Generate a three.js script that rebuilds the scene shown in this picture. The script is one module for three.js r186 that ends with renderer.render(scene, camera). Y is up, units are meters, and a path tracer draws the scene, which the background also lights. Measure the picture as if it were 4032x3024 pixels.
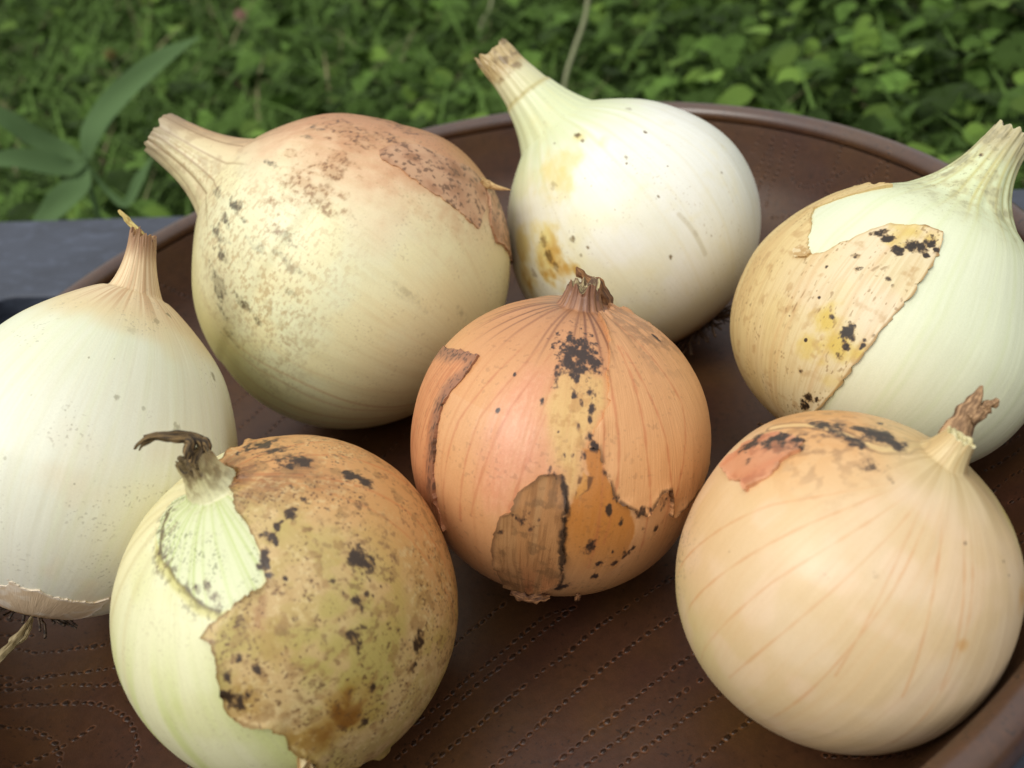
import * as THREE from 'three';
import { mergeGeometries, mergeVertices } from 'three/addons/utils/BufferGeometryUtils.js';

// ------------------------------------------------------------------ camera, sky, sun, exposure
const scene = new THREE.Scene();
const camera = new THREE.PerspectiveCamera(44, 4 / 3, 0.02, 900);
camera.position.set(-0.00124, 0.20502, 0.23724);
camera.rotation.set(-0.6504, 0, -0.1727, 'YXZ');
camera.focus = 0.232;
camera.userData.fStop = 12.5;

const renderer = new THREE.WebGLRenderer({ antialias: true });
renderer.toneMapping = THREE.LinearToneMapping;
renderer.toneMappingExposure = 0.95;
renderer.shadowMap.enabled = true;

const SUN_DIR = new THREE.Vector3(-0.5, 0.8, 0.3).normalize();
function overcastSky() {                        // soft cloud deck, brightest round the veiled sun
  const w = 512, h = 256, d = new Float32Array(w * h * 4), v = new THREE.Vector3();
  for (let j = 0; j < h; j++) for (let i = 0; i < w; i++) {
    const el = ((j + 0.5) / h - 0.5) * Math.PI, az = ((i + 0.5) / w - 0.5) * 2 * Math.PI;
    v.set(Math.cos(el) * Math.cos(az), Math.sin(el), Math.cos(el) * Math.sin(az));
    const up = Math.max(0, v.y), g = Math.max(0, v.dot(SUN_DIR));
    const k = (0.42 + 0.68 * up) * (1 + 0.10 * Math.sin(7 * v.x + 3 * v.z) * Math.sin(5 * v.z - 2 * v.x) * up) + 0.9 * Math.pow(g, 4);
    const o = (j * w + i) * 4;
    d[o] = 0.985 * k; d[o + 1] = 1.0 * k; d[o + 2] = 1.02 * k; d[o + 3] = 1;
  }
  const t = new THREE.DataTexture(d, w, h, THREE.RGBAFormat, THREE.FloatType);
  t.mapping = THREE.EquirectangularReflectionMapping; t.magFilter = THREE.LinearFilter; t.minFilter = THREE.LinearFilter; t.needsUpdate = true;
  return t;
}
scene.background = overcastSky();
scene.environment = scene.background;
const sun = new THREE.DirectionalLight(0xfffaf0, 1.35);
sun.position.copy(SUN_DIR).multiplyScalar(3);
sun.castShadow = true; sun.shadow.radius = 45; sun.shadow.mapSize.set(2048, 2048);
Object.assign(sun.shadow.camera, { left: -1.5, right: 1.5, top: 1.5, bottom: -1.5, near: 0.1, far: 8 });
scene.add(sun, sun.target);

// ------------------------------------------------------------------ measured shapes and the places of marks on each surface
const GEO = {
  O1: {"R": 0.0417, "al": 1.0128, "au": 1.0419, "rn": 0.5206, "rtip": 0.055, "yt": 1.4029, "k": 0.3438, "bend": -0.2018, "bphi": -1.0528, "nl": 1.9447, "nu": 1.6075, "A2": 0.0854, "u2": 1.2635, "B1": -0.006, "u1": -1.1114, "lam": 0.2102, "C": [-0.11339, 0.05561, 0.03888], "ax": [0.44281, 0.65882, -0.60817], "ez": [0.03781, 0.66397, 0.7468]},
  O2: {"R": 0.0509, "al": 0.9177, "au": 0.9885, "rn": 0.6606, "rtip": 0.12, "yt": 1.5055, "k": 0.3902, "bend": -0.047, "bphi": 0.3417, "nl": 1.9641, "nu": 1.8098, "A2": -0.0137, "u2": 1.993, "B1": -0.0389, "u1": -0.557, "lam": 0.2417, "C": [-0.0432, 0.05314, -0.03298], "ax": [-0.68269, 0.63949, -0.35354], "ez": [0.07267, 0.54085, 0.83797]},
  O3: {"R": 0.0423, "al": 0.9534, "au": 0.9918, "rn": 0.5785, "rtip": 0.13, "yt": 1.794, "k": 0.334, "bend": 0.0958, "bphi": -1.8951, "nl": 2.0869, "nu": 1.8686, "A2": 0.0169, "u2": 0.5291, "B1": -0.0038, "u1": 0.708, "lam": 0.3437, "C": [0.04749, 0.04585, -0.04527], "ax": [-0.45304, 0.74962, -0.48251], "ez": [0.03175, 0.55446, 0.8316]},
  O4: {"R": 0.041, "al": 0.8842, "au": 0.9232, "rn": 0.6641, "rtip": 0.1053, "yt": 1.4773, "k": 0.2789, "bend": 0.1021, "bphi": -0.3681, "nl": 2.2797, "nu": 1.8073, "A2": -0.0302, "u2": 2.416, "B1": -0.033, "u1": 0.6202, "lam": 0.2357, "C": [0.10254, 0.04401, 0.03098], "ax": [0.60313, 0.71937, -0.34459], "ez": [-0.0986, 0.49594, 0.86274]},
  O5: {"R": 0.0392, "al": 1.0048, "au": 0.9299, "rn": 0.5161, "rtip": 0.08, "yt": 1.07, "k": 0.2985, "bend": -0.016, "bphi": -0.0277, "nl": 1.9829, "nu": 2.0682, "A2": -0.0331, "u2": 0.0807, "B1": -0.0029, "u1": 0.3136, "lam": 0.1, "C": [0.00846, 0.0433, 0.05192], "ax": [0.28299, 0.923, -0.26075], "ez": [-0.1062, 0.30034, 0.9479]},
  O6: {"R": 0.0382, "al": 0.9901, "au": 0.9403, "rn": 0.4981, "rtip": 0.08, "yt": 1.14, "k": 0.3129, "bend": 0.0299, "bphi": -0.1331, "nl": 2.0957, "nu": 2.1413, "A2": -0.0287, "u2": 0.2017, "B1": 0.0262, "u1": 1.3161, "lam": 0.11, "C": [-0.05954, 0.04196, 0.08947], "ax": [-0.19279, 0.97746, -0.0861], "ez": [0.1184, 0.11028, 0.98682]},
  O7: {"R": 0.0351, "al": 1.0101, "au": 0.9476, "rn": 0.4947, "rtip": 0.065, "yt": 1.1, "k": 0.3128, "bend": -0.046, "bphi": 0.026, "nl": 2.0075, "nu": 2.1005, "A2": -0.031, "u2": 0.1632, "B1": -0.0355, "u1": -0.2396, "lam": 0.12, "C": [0.06055, 0.04237, 0.10896], "ax": [0.57187, 0.8183, -0.0578], "ez": [-0.28776, 0.26608, 0.92]},
};
const MARKS = {
  O1: {
    dirt: [[0.6694, 0.8357, 1.02, 0.7], [0.615, 0.8036, 1.19, 0.35], [0.715, 0.7014, 1.33, 0.6], [0.5694, 0.6072, 0.81, 0.4], [0.5294, 0.6653, 0.37, 0.6], [0.595, 0.5992, 0.73, 0.3], [0.6317, 0.5812, 1.17, 0.35], [0.5661, 0.7535, 1.35, 0.15], [0.5328, 0.5611, 0.26, 0.6], [0.5417, 0.5411, 0.31, 0.5], [0.555, 0.6774, 0.23, 0.4], [0.5583, 0.4529, 0.22, 0.5], [0.5006, 0.5691, 0.35, 0.25], [0.5039, 0.4629, 0.43, 0.3]],
    rootskin: [[0.5183, 0.2244], [0.5206, 0.2405], [0.5339, 0.2345], [0.5406, 0.2265], [0.555, 0.2325], [0.575, 0.2184], [0.6028, 0.2184], [0.6239, 0.2184], [0.6406, 0.2365]],
  },
  O2: {
    skin: [[0.6128, 0.5371], [0.635, 0.519], [0.6461, 0.487], [0.6494, 0.4569], [0.6606, 0.4228], [0.6828, 0.3888], [0.6828, 0.3667], [0.6639, 0.3407], [0.6383, 0.3246], [0.6217, 0.3186], [0.615, 0.3387], [0.6094, 0.3808], [0.6028, 0.4228], [0.6006, 0.4649], [0.6028, 0.495], [0.6028, 0.519]],
    skin2: [[0.6806, 0.3527], [0.6606, 0.3267], [0.645, 0.3046], [0.6439, 0.2745], [0.675, 0.2425], [0.7128, 0.2104]],
    dirt: [[0.455, 0.6894, 2.05, 1.0], [0.4772, 0.6834, 1.92, 0.8], [0.4361, 0.6774, 1.94, 0.7], [0.4261, 0.6513, 2.29, 0.8], [0.4006, 0.6353, 1.82, 0.8], [0.3906, 0.6132, 1.46, 0.6], [0.3794, 0.5812, 1.47, 0.55], [0.5439, 0.6834, 1.09, 0.8], [0.4706, 0.5551, 1.28, 0.55], [0.4094, 0.5591, 1.55, 0.6], [0.4072, 0.523, 1.07, 0.5], [0.4628, 0.6012, 1.76, 0.35], [0.4872, 0.5591, 1.75, 0.35], [0.4694, 0.523, 1.98, 0.2], [0.3639, 0.5631, 1.61, 0.4], [0.6183, 0.6673, 1.61, 0.9], [0.5961, 0.6593, 0.98, 0.7], [0.4661, 0.7776, 1.63, 0.4], [0.4517, 0.495, 1.52, 0.25], [0.5117, 0.3427, 2.01, 0.18], [0.5394, 0.2405, 1.74, 0.22]],
    brown: [[0.5394, 0.5992, 5.3, 0.7], [0.565, 0.5792, 4.14, 0.75], [0.5117, 0.6092, 3.52, 0.6], [0.5617, 0.6032, 2.14, 0.8], [0.5817, 0.5752, 2.63, 0.7], [0.5472, 0.5391, 2.34, 0.5], [0.5328, 0.5431, 3.5, 0.5], [0.6872, 0.5611, 5.83, 0.9], [0.625, 0.5952, 6.16, 0.9], [0.6361, 0.5431, 4.33, 0.9], [0.6428, 0.6413, 4.39, 0.8], [0.6717, 0.5331, 3.83, 0.8], [0.5683, 0.6573, 1.81, 0.7], [0.4872, 0.5932, 2.34, 0.3], [0.4083, 0.4689, 2.39, 0.2]],
  },
  O3: {
    dirt: [[0.4917, 0.6794, 1.35, 0.8], [0.4917, 0.6573, 0.85, 0.6], [0.5183, 0.5571, 0.83, 0.45], [0.5128, 0.5451, 0.53, 0.9], [0.5661, 0.5772, 0.72, 0.8], [0.405, 0.487, 1.2, 0.7], [0.4872, 0.3427, 0.71, 0.75], [0.4161, 0.4549, 0.48, 0.7], [0.515, 0.4509, 0.47, 0.7], [0.445, 0.7074, 0.56, 0.5], [0.4139, 0.6112, 1.47, 0.25], [0.4228, 0.5691, 0.42, 0.4], [0.5439, 0.3267, 0.36, 0.6], [0.6006, 0.4148, 0.42, 0.5], [0.4039, 0.4509, 0.48, 0.4], [0.365, 0.523, 2.1, 0.55], [0.3617, 0.489, 2.1, 0.7], [0.365, 0.4649, 1.6, 0.6], [0.3217, 0.479, 1.52, 0.5], [0.5194, 0.9539, 1.18, 0.9], [0.5072, 0.9659, 1.71, 0.4], [0.5472, 0.489, 0.24, 0.8], [0.4594, 0.5752, 0.24, 0.7], [0.4606, 0.5531, 0.3, 0.6], [0.4672, 0.483, 0.29, 0.6], [0.6017, 0.6533, 1.12, 0.3], [0.5272, 0.3527, 0.94, 0.12]],
    streak: [[0.5217, 0.4008], [0.525, 0.3707], [0.5261, 0.3367], [0.5261, 0.3026]],
    stain: [[0.365, 0.501, 11.7, 0.8], [0.3206, 0.5411, 7.63, 0.8], [0.4228, 0.6132, 12.19, 0.5], [0.4539, 0.6333, 7.29, 0.45], [0.305, 0.4749, 7.71, 0.6], [0.4917, 0.6713, 3.68, 0.5], [0.515, 0.6172, 3.01, 0.22], [0.3761, 0.4489, 3.66, 0.5], [0.4106, 0.8096, 3.88, 0.3]],
  },
  O4: {
    skin: [[0.3239, 0.7415], [0.3106, 0.6954], [0.2883, 0.6473], [0.2739, 0.6112], [0.2961, 0.5832], [0.3094, 0.5671], [0.325, 0.5351], [0.3317, 0.521], [0.3461, 0.511], [0.355, 0.523], [0.3661, 0.5571], [0.3794, 0.6012], [0.3928, 0.6273], [0.4128, 0.6473], [0.4328, 0.6573], [0.4517, 0.6593], [0.4572, 0.6333], [0.4583, 0.6012], [0.4572, 0.5591], [0.4561, 0.513], [0.4517, 0.4749], [0.4483, 0.4349], [0.4461, 0.3988], [0.4428, 0.3587], [0.4394, 0.3106], [0.4317, 0.2585], [0.4261, 0.2325]],
    dirt: [[0.3894, 0.6012, 1.85, 0.9], [0.4039, 0.5992, 1.94, 0.9], [0.4206, 0.5832, 2.45, 1.0], [0.4283, 0.6052, 2.77, 1.0], [0.4394, 0.6092, 2.23, 1.0], [0.4461, 0.6273, 2.45, 1.0], [0.4483, 0.5972, 1.16, 0.9], [0.4539, 0.6172, 1.48, 0.9], [0.395, 0.6092, 1.19, 0.8], [0.3828, 0.5932, 0.98, 0.7], [0.3894, 0.5411, 1.62, 0.75], [0.3972, 0.517, 1.4, 0.75], [0.4239, 0.4128, 2.55, 1.0], [0.4272, 0.3868, 1.71, 1.0], [0.4406, 0.3988, 1.16, 1.0], [0.4294, 0.4048, 1.49, 0.9], [0.3694, 0.499, 0.88, 0.6], [0.4017, 0.4228, 0.97, 0.6], [0.3806, 0.4429, 0.54, 0.8], [0.4294, 0.5251, 1.16, 0.4], [0.4361, 0.517, 0.84, 0.35], [0.3883, 0.3647, 0.66, 0.7], [0.3594, 0.3908, 0.45, 0.6], [0.4094, 0.2365, 2.48, 0.7], [0.4128, 0.2585, 2.01, 0.6], [0.4239, 0.2665, 1.11, 0.6], [0.3928, 0.3066, 1.22, 0.4], [0.4239, 0.3687, 0.97, 0.5], [0.3772, 0.9279, 0.93, 0.7], [0.3561, 0.8116, 1.15, 0.3], [0.4294, 0.3647, 0.96, 0.4], [0.445, 0.4248, 0.84, 0.5], [0.4394, 0.4108, 0.74, 0.6]],
    stain: [[0.3972, 0.4168, 5.94, 0.8], [0.4183, 0.3808, 6.44, 0.8], [0.4406, 0.3848, 3.71, 0.7], [0.4194, 0.6313, 8.06, 0.6], [0.3928, 0.3587, 4.38, 0.5], [0.4406, 0.6333, 4.8, 0.6], [0.4339, 0.3206, 4.87, 0.35]],
    flap: [[0.3194, 0.503], [0.325, 0.519], [0.3439, 0.511], [0.3417, 0.501], [0.3294, 0.493]],
  },
  O5: {
    left: [[0.2694, 0.7014], [0.3194, 0.7335], [0.3539, 0.7435], [0.3606, 0.7034], [0.3517, 0.6533], [0.3539, 0.6052], [0.3617, 0.5491], [0.3661, 0.487], [0.3728, 0.4188], [0.3783, 0.3747]],
    brown: [[0.4628, 0.5411], [0.4794, 0.5772], [0.495, 0.5872], [0.5006, 0.5571], [0.5039, 0.509], [0.5083, 0.4329], [0.515, 0.3287], [0.4828, 0.2305], [0.4428, 0.2365], [0.4394, 0.3547], [0.4428, 0.4208], [0.4483, 0.479], [0.4594, 0.501]],
    skin: [[0.5406, 0.7715], [0.5383, 0.7154], [0.5261, 0.6754], [0.5194, 0.6553], [0.5183, 0.6373], [0.5283, 0.6353], [0.5317, 0.6072], [0.5406, 0.5711], [0.5461, 0.5451], [0.5594, 0.5291], [0.5817, 0.505], [0.5928, 0.5491], [0.6061, 0.5491], [0.615, 0.485], [0.6417, 0.501], [0.6783, 0.511]],
    pink: [[0.4706, 0.7756], [0.4683, 0.7214], [0.465, 0.6974], [0.4761, 0.6513], [0.4872, 0.5932], [0.4794, 0.5731], [0.4639, 0.5471], [0.4594, 0.501], [0.4483, 0.483], [0.4339, 0.479], [0.4194, 0.5331], [0.4172, 0.6132], [0.4161, 0.6974], [0.4294, 0.7655]],
    yellow: [[0.4706, 0.7756], [0.4683, 0.7214], [0.465, 0.6974], [0.4761, 0.6513], [0.4872, 0.5932], [0.4972, 0.5872], [0.5028, 0.5331], [0.5128, 0.5531], [0.515, 0.5952], [0.5128, 0.6293], [0.5194, 0.6553], [0.5261, 0.6754], [0.5383, 0.7154], [0.5406, 0.7715], [0.5106, 0.7856]],
    window: [[0.5128, 0.6313], [0.5283, 0.6353], [0.5317, 0.6072], [0.5406, 0.5711], [0.5461, 0.5451], [0.5594, 0.5291], [0.575, 0.4709], [0.5694, 0.3868], [0.5506, 0.2966], [0.5206, 0.3206], [0.5083, 0.4389], [0.5039, 0.517], [0.5106, 0.5431], [0.5194, 0.5892]],
    dirt: [[0.4983, 0.8136, 5.31, 1.0], [0.4806, 0.7936, 2.88, 0.9], [0.5183, 0.8056, 2.89, 0.95], [0.5106, 0.8377, 2.92, 0.8], [0.4739, 0.7715, 1.91, 0.6], [0.4639, 0.7054, 0.85, 1.0], [0.4983, 0.7275, 0.94, 1.0], [0.5061, 0.7114, 0.75, 1.0], [0.5183, 0.7034, 1.03, 0.9], [0.5172, 0.6834, 0.84, 0.9], [0.5194, 0.7375, 1.42, 0.7], [0.4872, 0.6553, 0.65, 1.0], [0.4961, 0.6172, 0.65, 0.6], [0.5028, 0.6172, 0.56, 0.5], [0.5072, 0.6693, 0.84, 0.6], [0.5183, 0.6553, 0.93, 0.9], [0.5228, 0.6373, 1.39, 0.9], [0.5139, 0.6212, 0.93, 0.8], [0.5428, 0.523, 1.6, 1.0], [0.5561, 0.499, 0.95, 0.9], [0.5472, 0.5471, 1.41, 0.9], [0.5306, 0.4409, 1.82, 0.95], [0.5706, 0.4188, 1.47, 1.0], [0.565, 0.3948, 1.18, 0.9], [0.5461, 0.3928, 1.56, 0.95], [0.5483, 0.3547, 1.69, 1.0], [0.5994, 0.4669, 0.98, 0.9], [0.5783, 0.4329, 0.88, 0.8], [0.5561, 0.4269, 0.68, 0.8], [0.7128, 0.8337, 1.35, 1.0], [0.4194, 0.7395, 0.58, 1.0], [0.4206, 0.6653, 0.57, 1.0], [0.4683, 0.485, 1.61, 0.8], [0.4772, 0.4729, 1.42, 0.7], [0.4506, 0.4429, 0.86, 0.7], [0.4961, 0.5792, 1.39, 0.9], [0.5339, 0.5932, 0.93, 0.7], [0.5739, 0.517, 1.24, 0.8], [0.5828, 0.519, 0.96, 0.9], [0.6006, 0.5251, 1.94, 0.5], [0.4828, 0.491, 0.66, 0.6], [0.5183, 0.2966, 2.23, 0.9], [0.4894, 0.5812, 1.39, 0.8], [0.5817, 0.4729, 1.26, 0.4]],
    crack: [[0.4961, 0.5832], [0.5017, 0.5491], [0.505, 0.509], [0.505, 0.4629], [0.5083, 0.4208], [0.5139, 0.3547], [0.5172, 0.2826]],
    crack2: [[0.5106, 0.5431], [0.5206, 0.5611], [0.5217, 0.5852], [0.5139, 0.5952], [0.5117, 0.5671], [0.5106, 0.5431]],
    veins: [[[0.5461, 0.5711], [0.5472, 0.6453], [0.5428, 0.7575]], [[0.5817, 0.5371], [0.5761, 0.6353], [0.5761, 0.7395]], [[0.6072, 0.5471], [0.6017, 0.6493], [0.5928, 0.7375]], [[0.6261, 0.5972], [0.6439, 0.6974], [0.635, 0.8056]], [[0.4617, 0.5812], [0.4672, 0.6994]], [[0.4261, 0.5752], [0.4328, 0.6754], [0.4528, 0.7956]], [[0.405, 0.5451], [0.405, 0.6433], [0.4283, 0.7856]], [[0.3817, 0.523], [0.3817, 0.6192], [0.4028, 0.7776]], [[0.4561, 0.503], [0.4628, 0.5812]], [[0.535, 0.501], [0.5328, 0.6012]]],
  },
  O6: {
    skin: [[0.675, 0.994], [0.6617, 0.9519], [0.5761, 0.8878], [0.5717, 0.8337], [0.5661, 0.8056], [0.5583, 0.7776], [0.5506, 0.7455], [0.5317, 0.7435], [0.5106, 0.7395], [0.4906, 0.7315], [0.4772, 0.7234], [0.4683, 0.7134], [0.4783, 0.7014], [0.4783, 0.6814], [0.4772, 0.6593], [0.4739, 0.6353], [0.4706, 0.6132], [0.4694, 0.5812], [0.4817, 0.5631], [0.4939, 0.5451], [0.4994, 0.519], [0.4972, 0.489], [0.5006, 0.4649], [0.505, 0.4349], [0.5017, 0.4048]],
    fan: [[0.3817, 0.988], [0.2594, 0.9038], [0.3239, 0.8798], [0.3761, 0.8437], [0.4072, 0.8236], [0.4472, 0.7916], [0.4706, 0.7595], [0.4917, 0.7375], [0.5106, 0.7395], [0.5317, 0.7435], [0.5472, 0.7495], [0.5606, 0.7916], [0.5717, 0.8297], [0.5761, 0.8878], [0.6617, 0.9519], [0.5917, 0.988]],
    edge: [[0.2594, 0.9038], [0.3239, 0.8798], [0.3761, 0.8437], [0.4072, 0.8236], [0.4472, 0.7916], [0.4706, 0.7595], [0.4917, 0.7395]],
    flake: [[0.495, 0.4529], [0.5039, 0.4489], [0.5017, 0.4228], [0.4994, 0.4068], [0.4917, 0.4188]],
    dirt: [[0.895, 0.8497, 4.17, 1.0], [0.8317, 0.8537, 2.27, 0.9], [0.9117, 0.8758, 2.3, 0.8], [0.7606, 0.8397, 3.54, 1.0], [0.7539, 0.8216, 1.77, 0.8], [0.7361, 0.7375, 1.95, 1.0], [0.7306, 0.7134, 1.78, 1.0], [0.7394, 0.7495, 1.15, 0.9], [0.635, 0.7996, 1.67, 1.0], [0.6339, 0.8116, 0.92, 0.8], [0.605, 0.8096, 1.15, 0.9], [0.5861, 0.8036, 1.47, 1.0], [0.5872, 0.7916, 1.22, 1.0], [0.6094, 0.8096, 0.83, 0.8], [0.5617, 0.7735, 1.77, 0.9], [0.5561, 0.7515, 1.04, 0.9], [0.5661, 0.7856, 1.21, 0.8], [0.635, 0.6673, 2.74, 1.0], [0.6372, 0.6814, 2.07, 0.9], [0.6428, 0.6613, 1.84, 0.8], [0.6039, 0.6293, 2.04, 0.75], [0.5972, 0.6232, 1.62, 0.6], [0.585, 0.5892, 2.43, 0.7], [0.5839, 0.5992, 1.62, 0.8], [0.6194, 0.5411, 1.26, 0.6], [0.6306, 0.485, 2.16, 1.0], [0.6228, 0.479, 1.29, 0.9], [0.4828, 0.6493, 1.72, 0.9], [0.4817, 0.6132, 2.36, 0.85], [0.475, 0.6253, 1.41, 0.9], [0.4917, 0.6092, 1.57, 0.8], [0.4972, 0.6653, 0.94, 0.9], [0.5072, 0.6393, 1.17, 0.8], [0.615, 0.6273, 0.9, 0.7], [0.5839, 0.6333, 0.88, 0.7], [0.5872, 0.7054, 0.72, 0.8], [0.5528, 0.6794, 0.95, 0.6], [0.6017, 0.6834, 1.21, 0.5], [0.5739, 0.497, 0.99, 0.8], [0.5539, 0.4469, 1.25, 0.7], [0.6139, 0.5631, 0.67, 0.5], [0.5683, 0.7335, 0.56, 0.7], [0.5994, 0.6593, 0.73, 0.6], [0.6139, 0.4569, 1.29, 0.7], [0.6306, 0.6152, 0.58, 0.8], [0.6194, 0.6172, 0.58, 0.7], [0.555, 0.6573, 0.55, 0.6], [0.5628, 0.6192, 0.8, 0.6], [0.6239, 0.8918, 1.27, 0.5], [0.6872, 0.8337, 1.11, 0.6], [0.6917, 0.7375, 1.12, 0.6], [0.6661, 0.8016, 0.76, 0.7], [0.7039, 0.7174, 0.7, 0.7], [0.6294, 0.5451, 0.68, 0.6], [0.4794, 0.7836, 2.0, 0.55], [0.4883, 0.7635, 1.75, 0.5], [0.4639, 0.7876, 1.45, 0.4], [0.3961, 0.8337, 1.66, 0.5], [0.3683, 0.8437, 1.26, 0.6], [0.3494, 0.8697, 1.27, 0.5], [0.3628, 0.8918, 1.27, 0.5], [0.2994, 0.8838, 1.29, 0.5], [0.4994, 1.0, 1.69, 0.6], [0.3794, 0.8236, 1.66, 0.4], [0.6217, 0.5591, 0.5, 0.6]],
    stain: [[0.5506, 0.477, 9.06, 0.9], [0.5217, 0.477, 8.17, 0.8], [0.5028, 0.509, 4.83, 0.7], [0.5661, 0.499, 5.76, 0.6], [0.4906, 0.6032, 5.89, 0.5], [0.4739, 0.5952, 3.55, 0.5], [0.5261, 0.6713, 7.85, 0.35]],
    brown: [[0.6706, 0.8657, 9.39, 0.75], [0.7117, 0.9198, 6.07, 0.8], [0.7306, 0.8417, 6.99, 0.6], [0.7017, 0.7836, 6.9, 0.4]],
    crease: [[0.5406, 0.7355], [0.5317, 0.7174], [0.5228, 0.6934]],
  },
  O7: {
    red: [[0.2517, 0.5752], [0.2339, 0.6333], [0.245, 0.6974], [0.2761, 0.7395], [0.2972, 0.7275], [0.3006, 0.7014], [0.3139, 0.6673], [0.3139, 0.6353], [0.3139, 0.6112], [0.2983, 0.6112], [0.2828, 0.5912]],
    dirt: [[0.265, 0.7034, 2.78, 1.0], [0.2639, 0.6834, 2.33, 0.8], [0.275, 0.7275, 2.29, 0.8], [0.2928, 0.7295, 1.08, 0.8], [0.2372, 0.7776, 2.34, 0.9], [0.2439, 0.8016, 2.04, 0.8], [0.2639, 0.7916, 2.75, 0.7], [0.2872, 0.8176, 2.25, 0.7], [0.2572, 0.8557, 3.2, 1.0], [0.2606, 0.8758, 2.73, 1.0], [0.2506, 0.8437, 2.29, 0.9], [0.1883, 0.8737, 1.59, 0.9], [0.3006, 0.8878, 2.69, 0.8], [0.2828, 0.8758, 2.71, 0.9], [0.3017, 0.9098, 1.53, 0.6], [0.3094, 0.8337, 1.6, 0.6], [0.5328, 0.8036, 0.67, 0.5], [0.455, 0.6774, 0.81, 0.2], [0.3483, 0.5271, 0.53, 0.5], [0.4217, 0.6212, 1.65, 0.12], [0.3594, 0.8136, 2.6, 0.3], [0.3894, 0.8297, 1.72, 0.35], [0.2383, 0.6593, 2.87, 0.6], [0.2506, 0.6413, 2.85, 0.5], [0.2339, 0.7575, 1.6, 0.7], [0.6117, 0.7896, 0.43, 0.4], [0.6206, 0.7655, 0.43, 0.4], [0.7717, 0.9279, 1.83, 0.3], [0.2783, 0.6333, 1.86, 0.5]],
    stain: [[0.555, 0.6453, 1.8, 0.7], [0.6594, 0.7174, 4.37, 0.8], [0.7439, 0.8437, 4.58, 0.4], [0.3561, 0.3467, 1.87, 0.1]],
    veins: [[[0.2983, 0.4068], [0.345, 0.6413], [0.3861, 0.7876]], [[0.3494, 0.4349], [0.3817, 0.6693], [0.4006, 0.7836]], [[0.3839, 0.3948], [0.3961, 0.5571], [0.4172, 0.7395]], [[0.4239, 0.4469], [0.435, 0.6212], [0.4439, 0.7816]], [[0.4717, 0.4489], [0.4717, 0.6012], [0.4728, 0.6713], [0.4683, 0.7916]], [[0.5128, 0.6493], [0.5028, 0.7214], [0.4961, 0.7776]], [[0.5428, 0.6814], [0.5317, 0.7756]], [[0.5606, 0.5371], [0.555, 0.6373], [0.5483, 0.7295]], [[0.4683, 0.6232], [0.4617, 0.7114]]],
    ridge: [[0.2228, 0.6854], [0.2294, 0.7214], [0.2394, 0.7575], [0.255, 0.7896], [0.2772, 0.8136], [0.3017, 0.8337], [0.3228, 0.8577], [0.3283, 0.9018], [0.2561, 0.9519]],
  },
};
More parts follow.
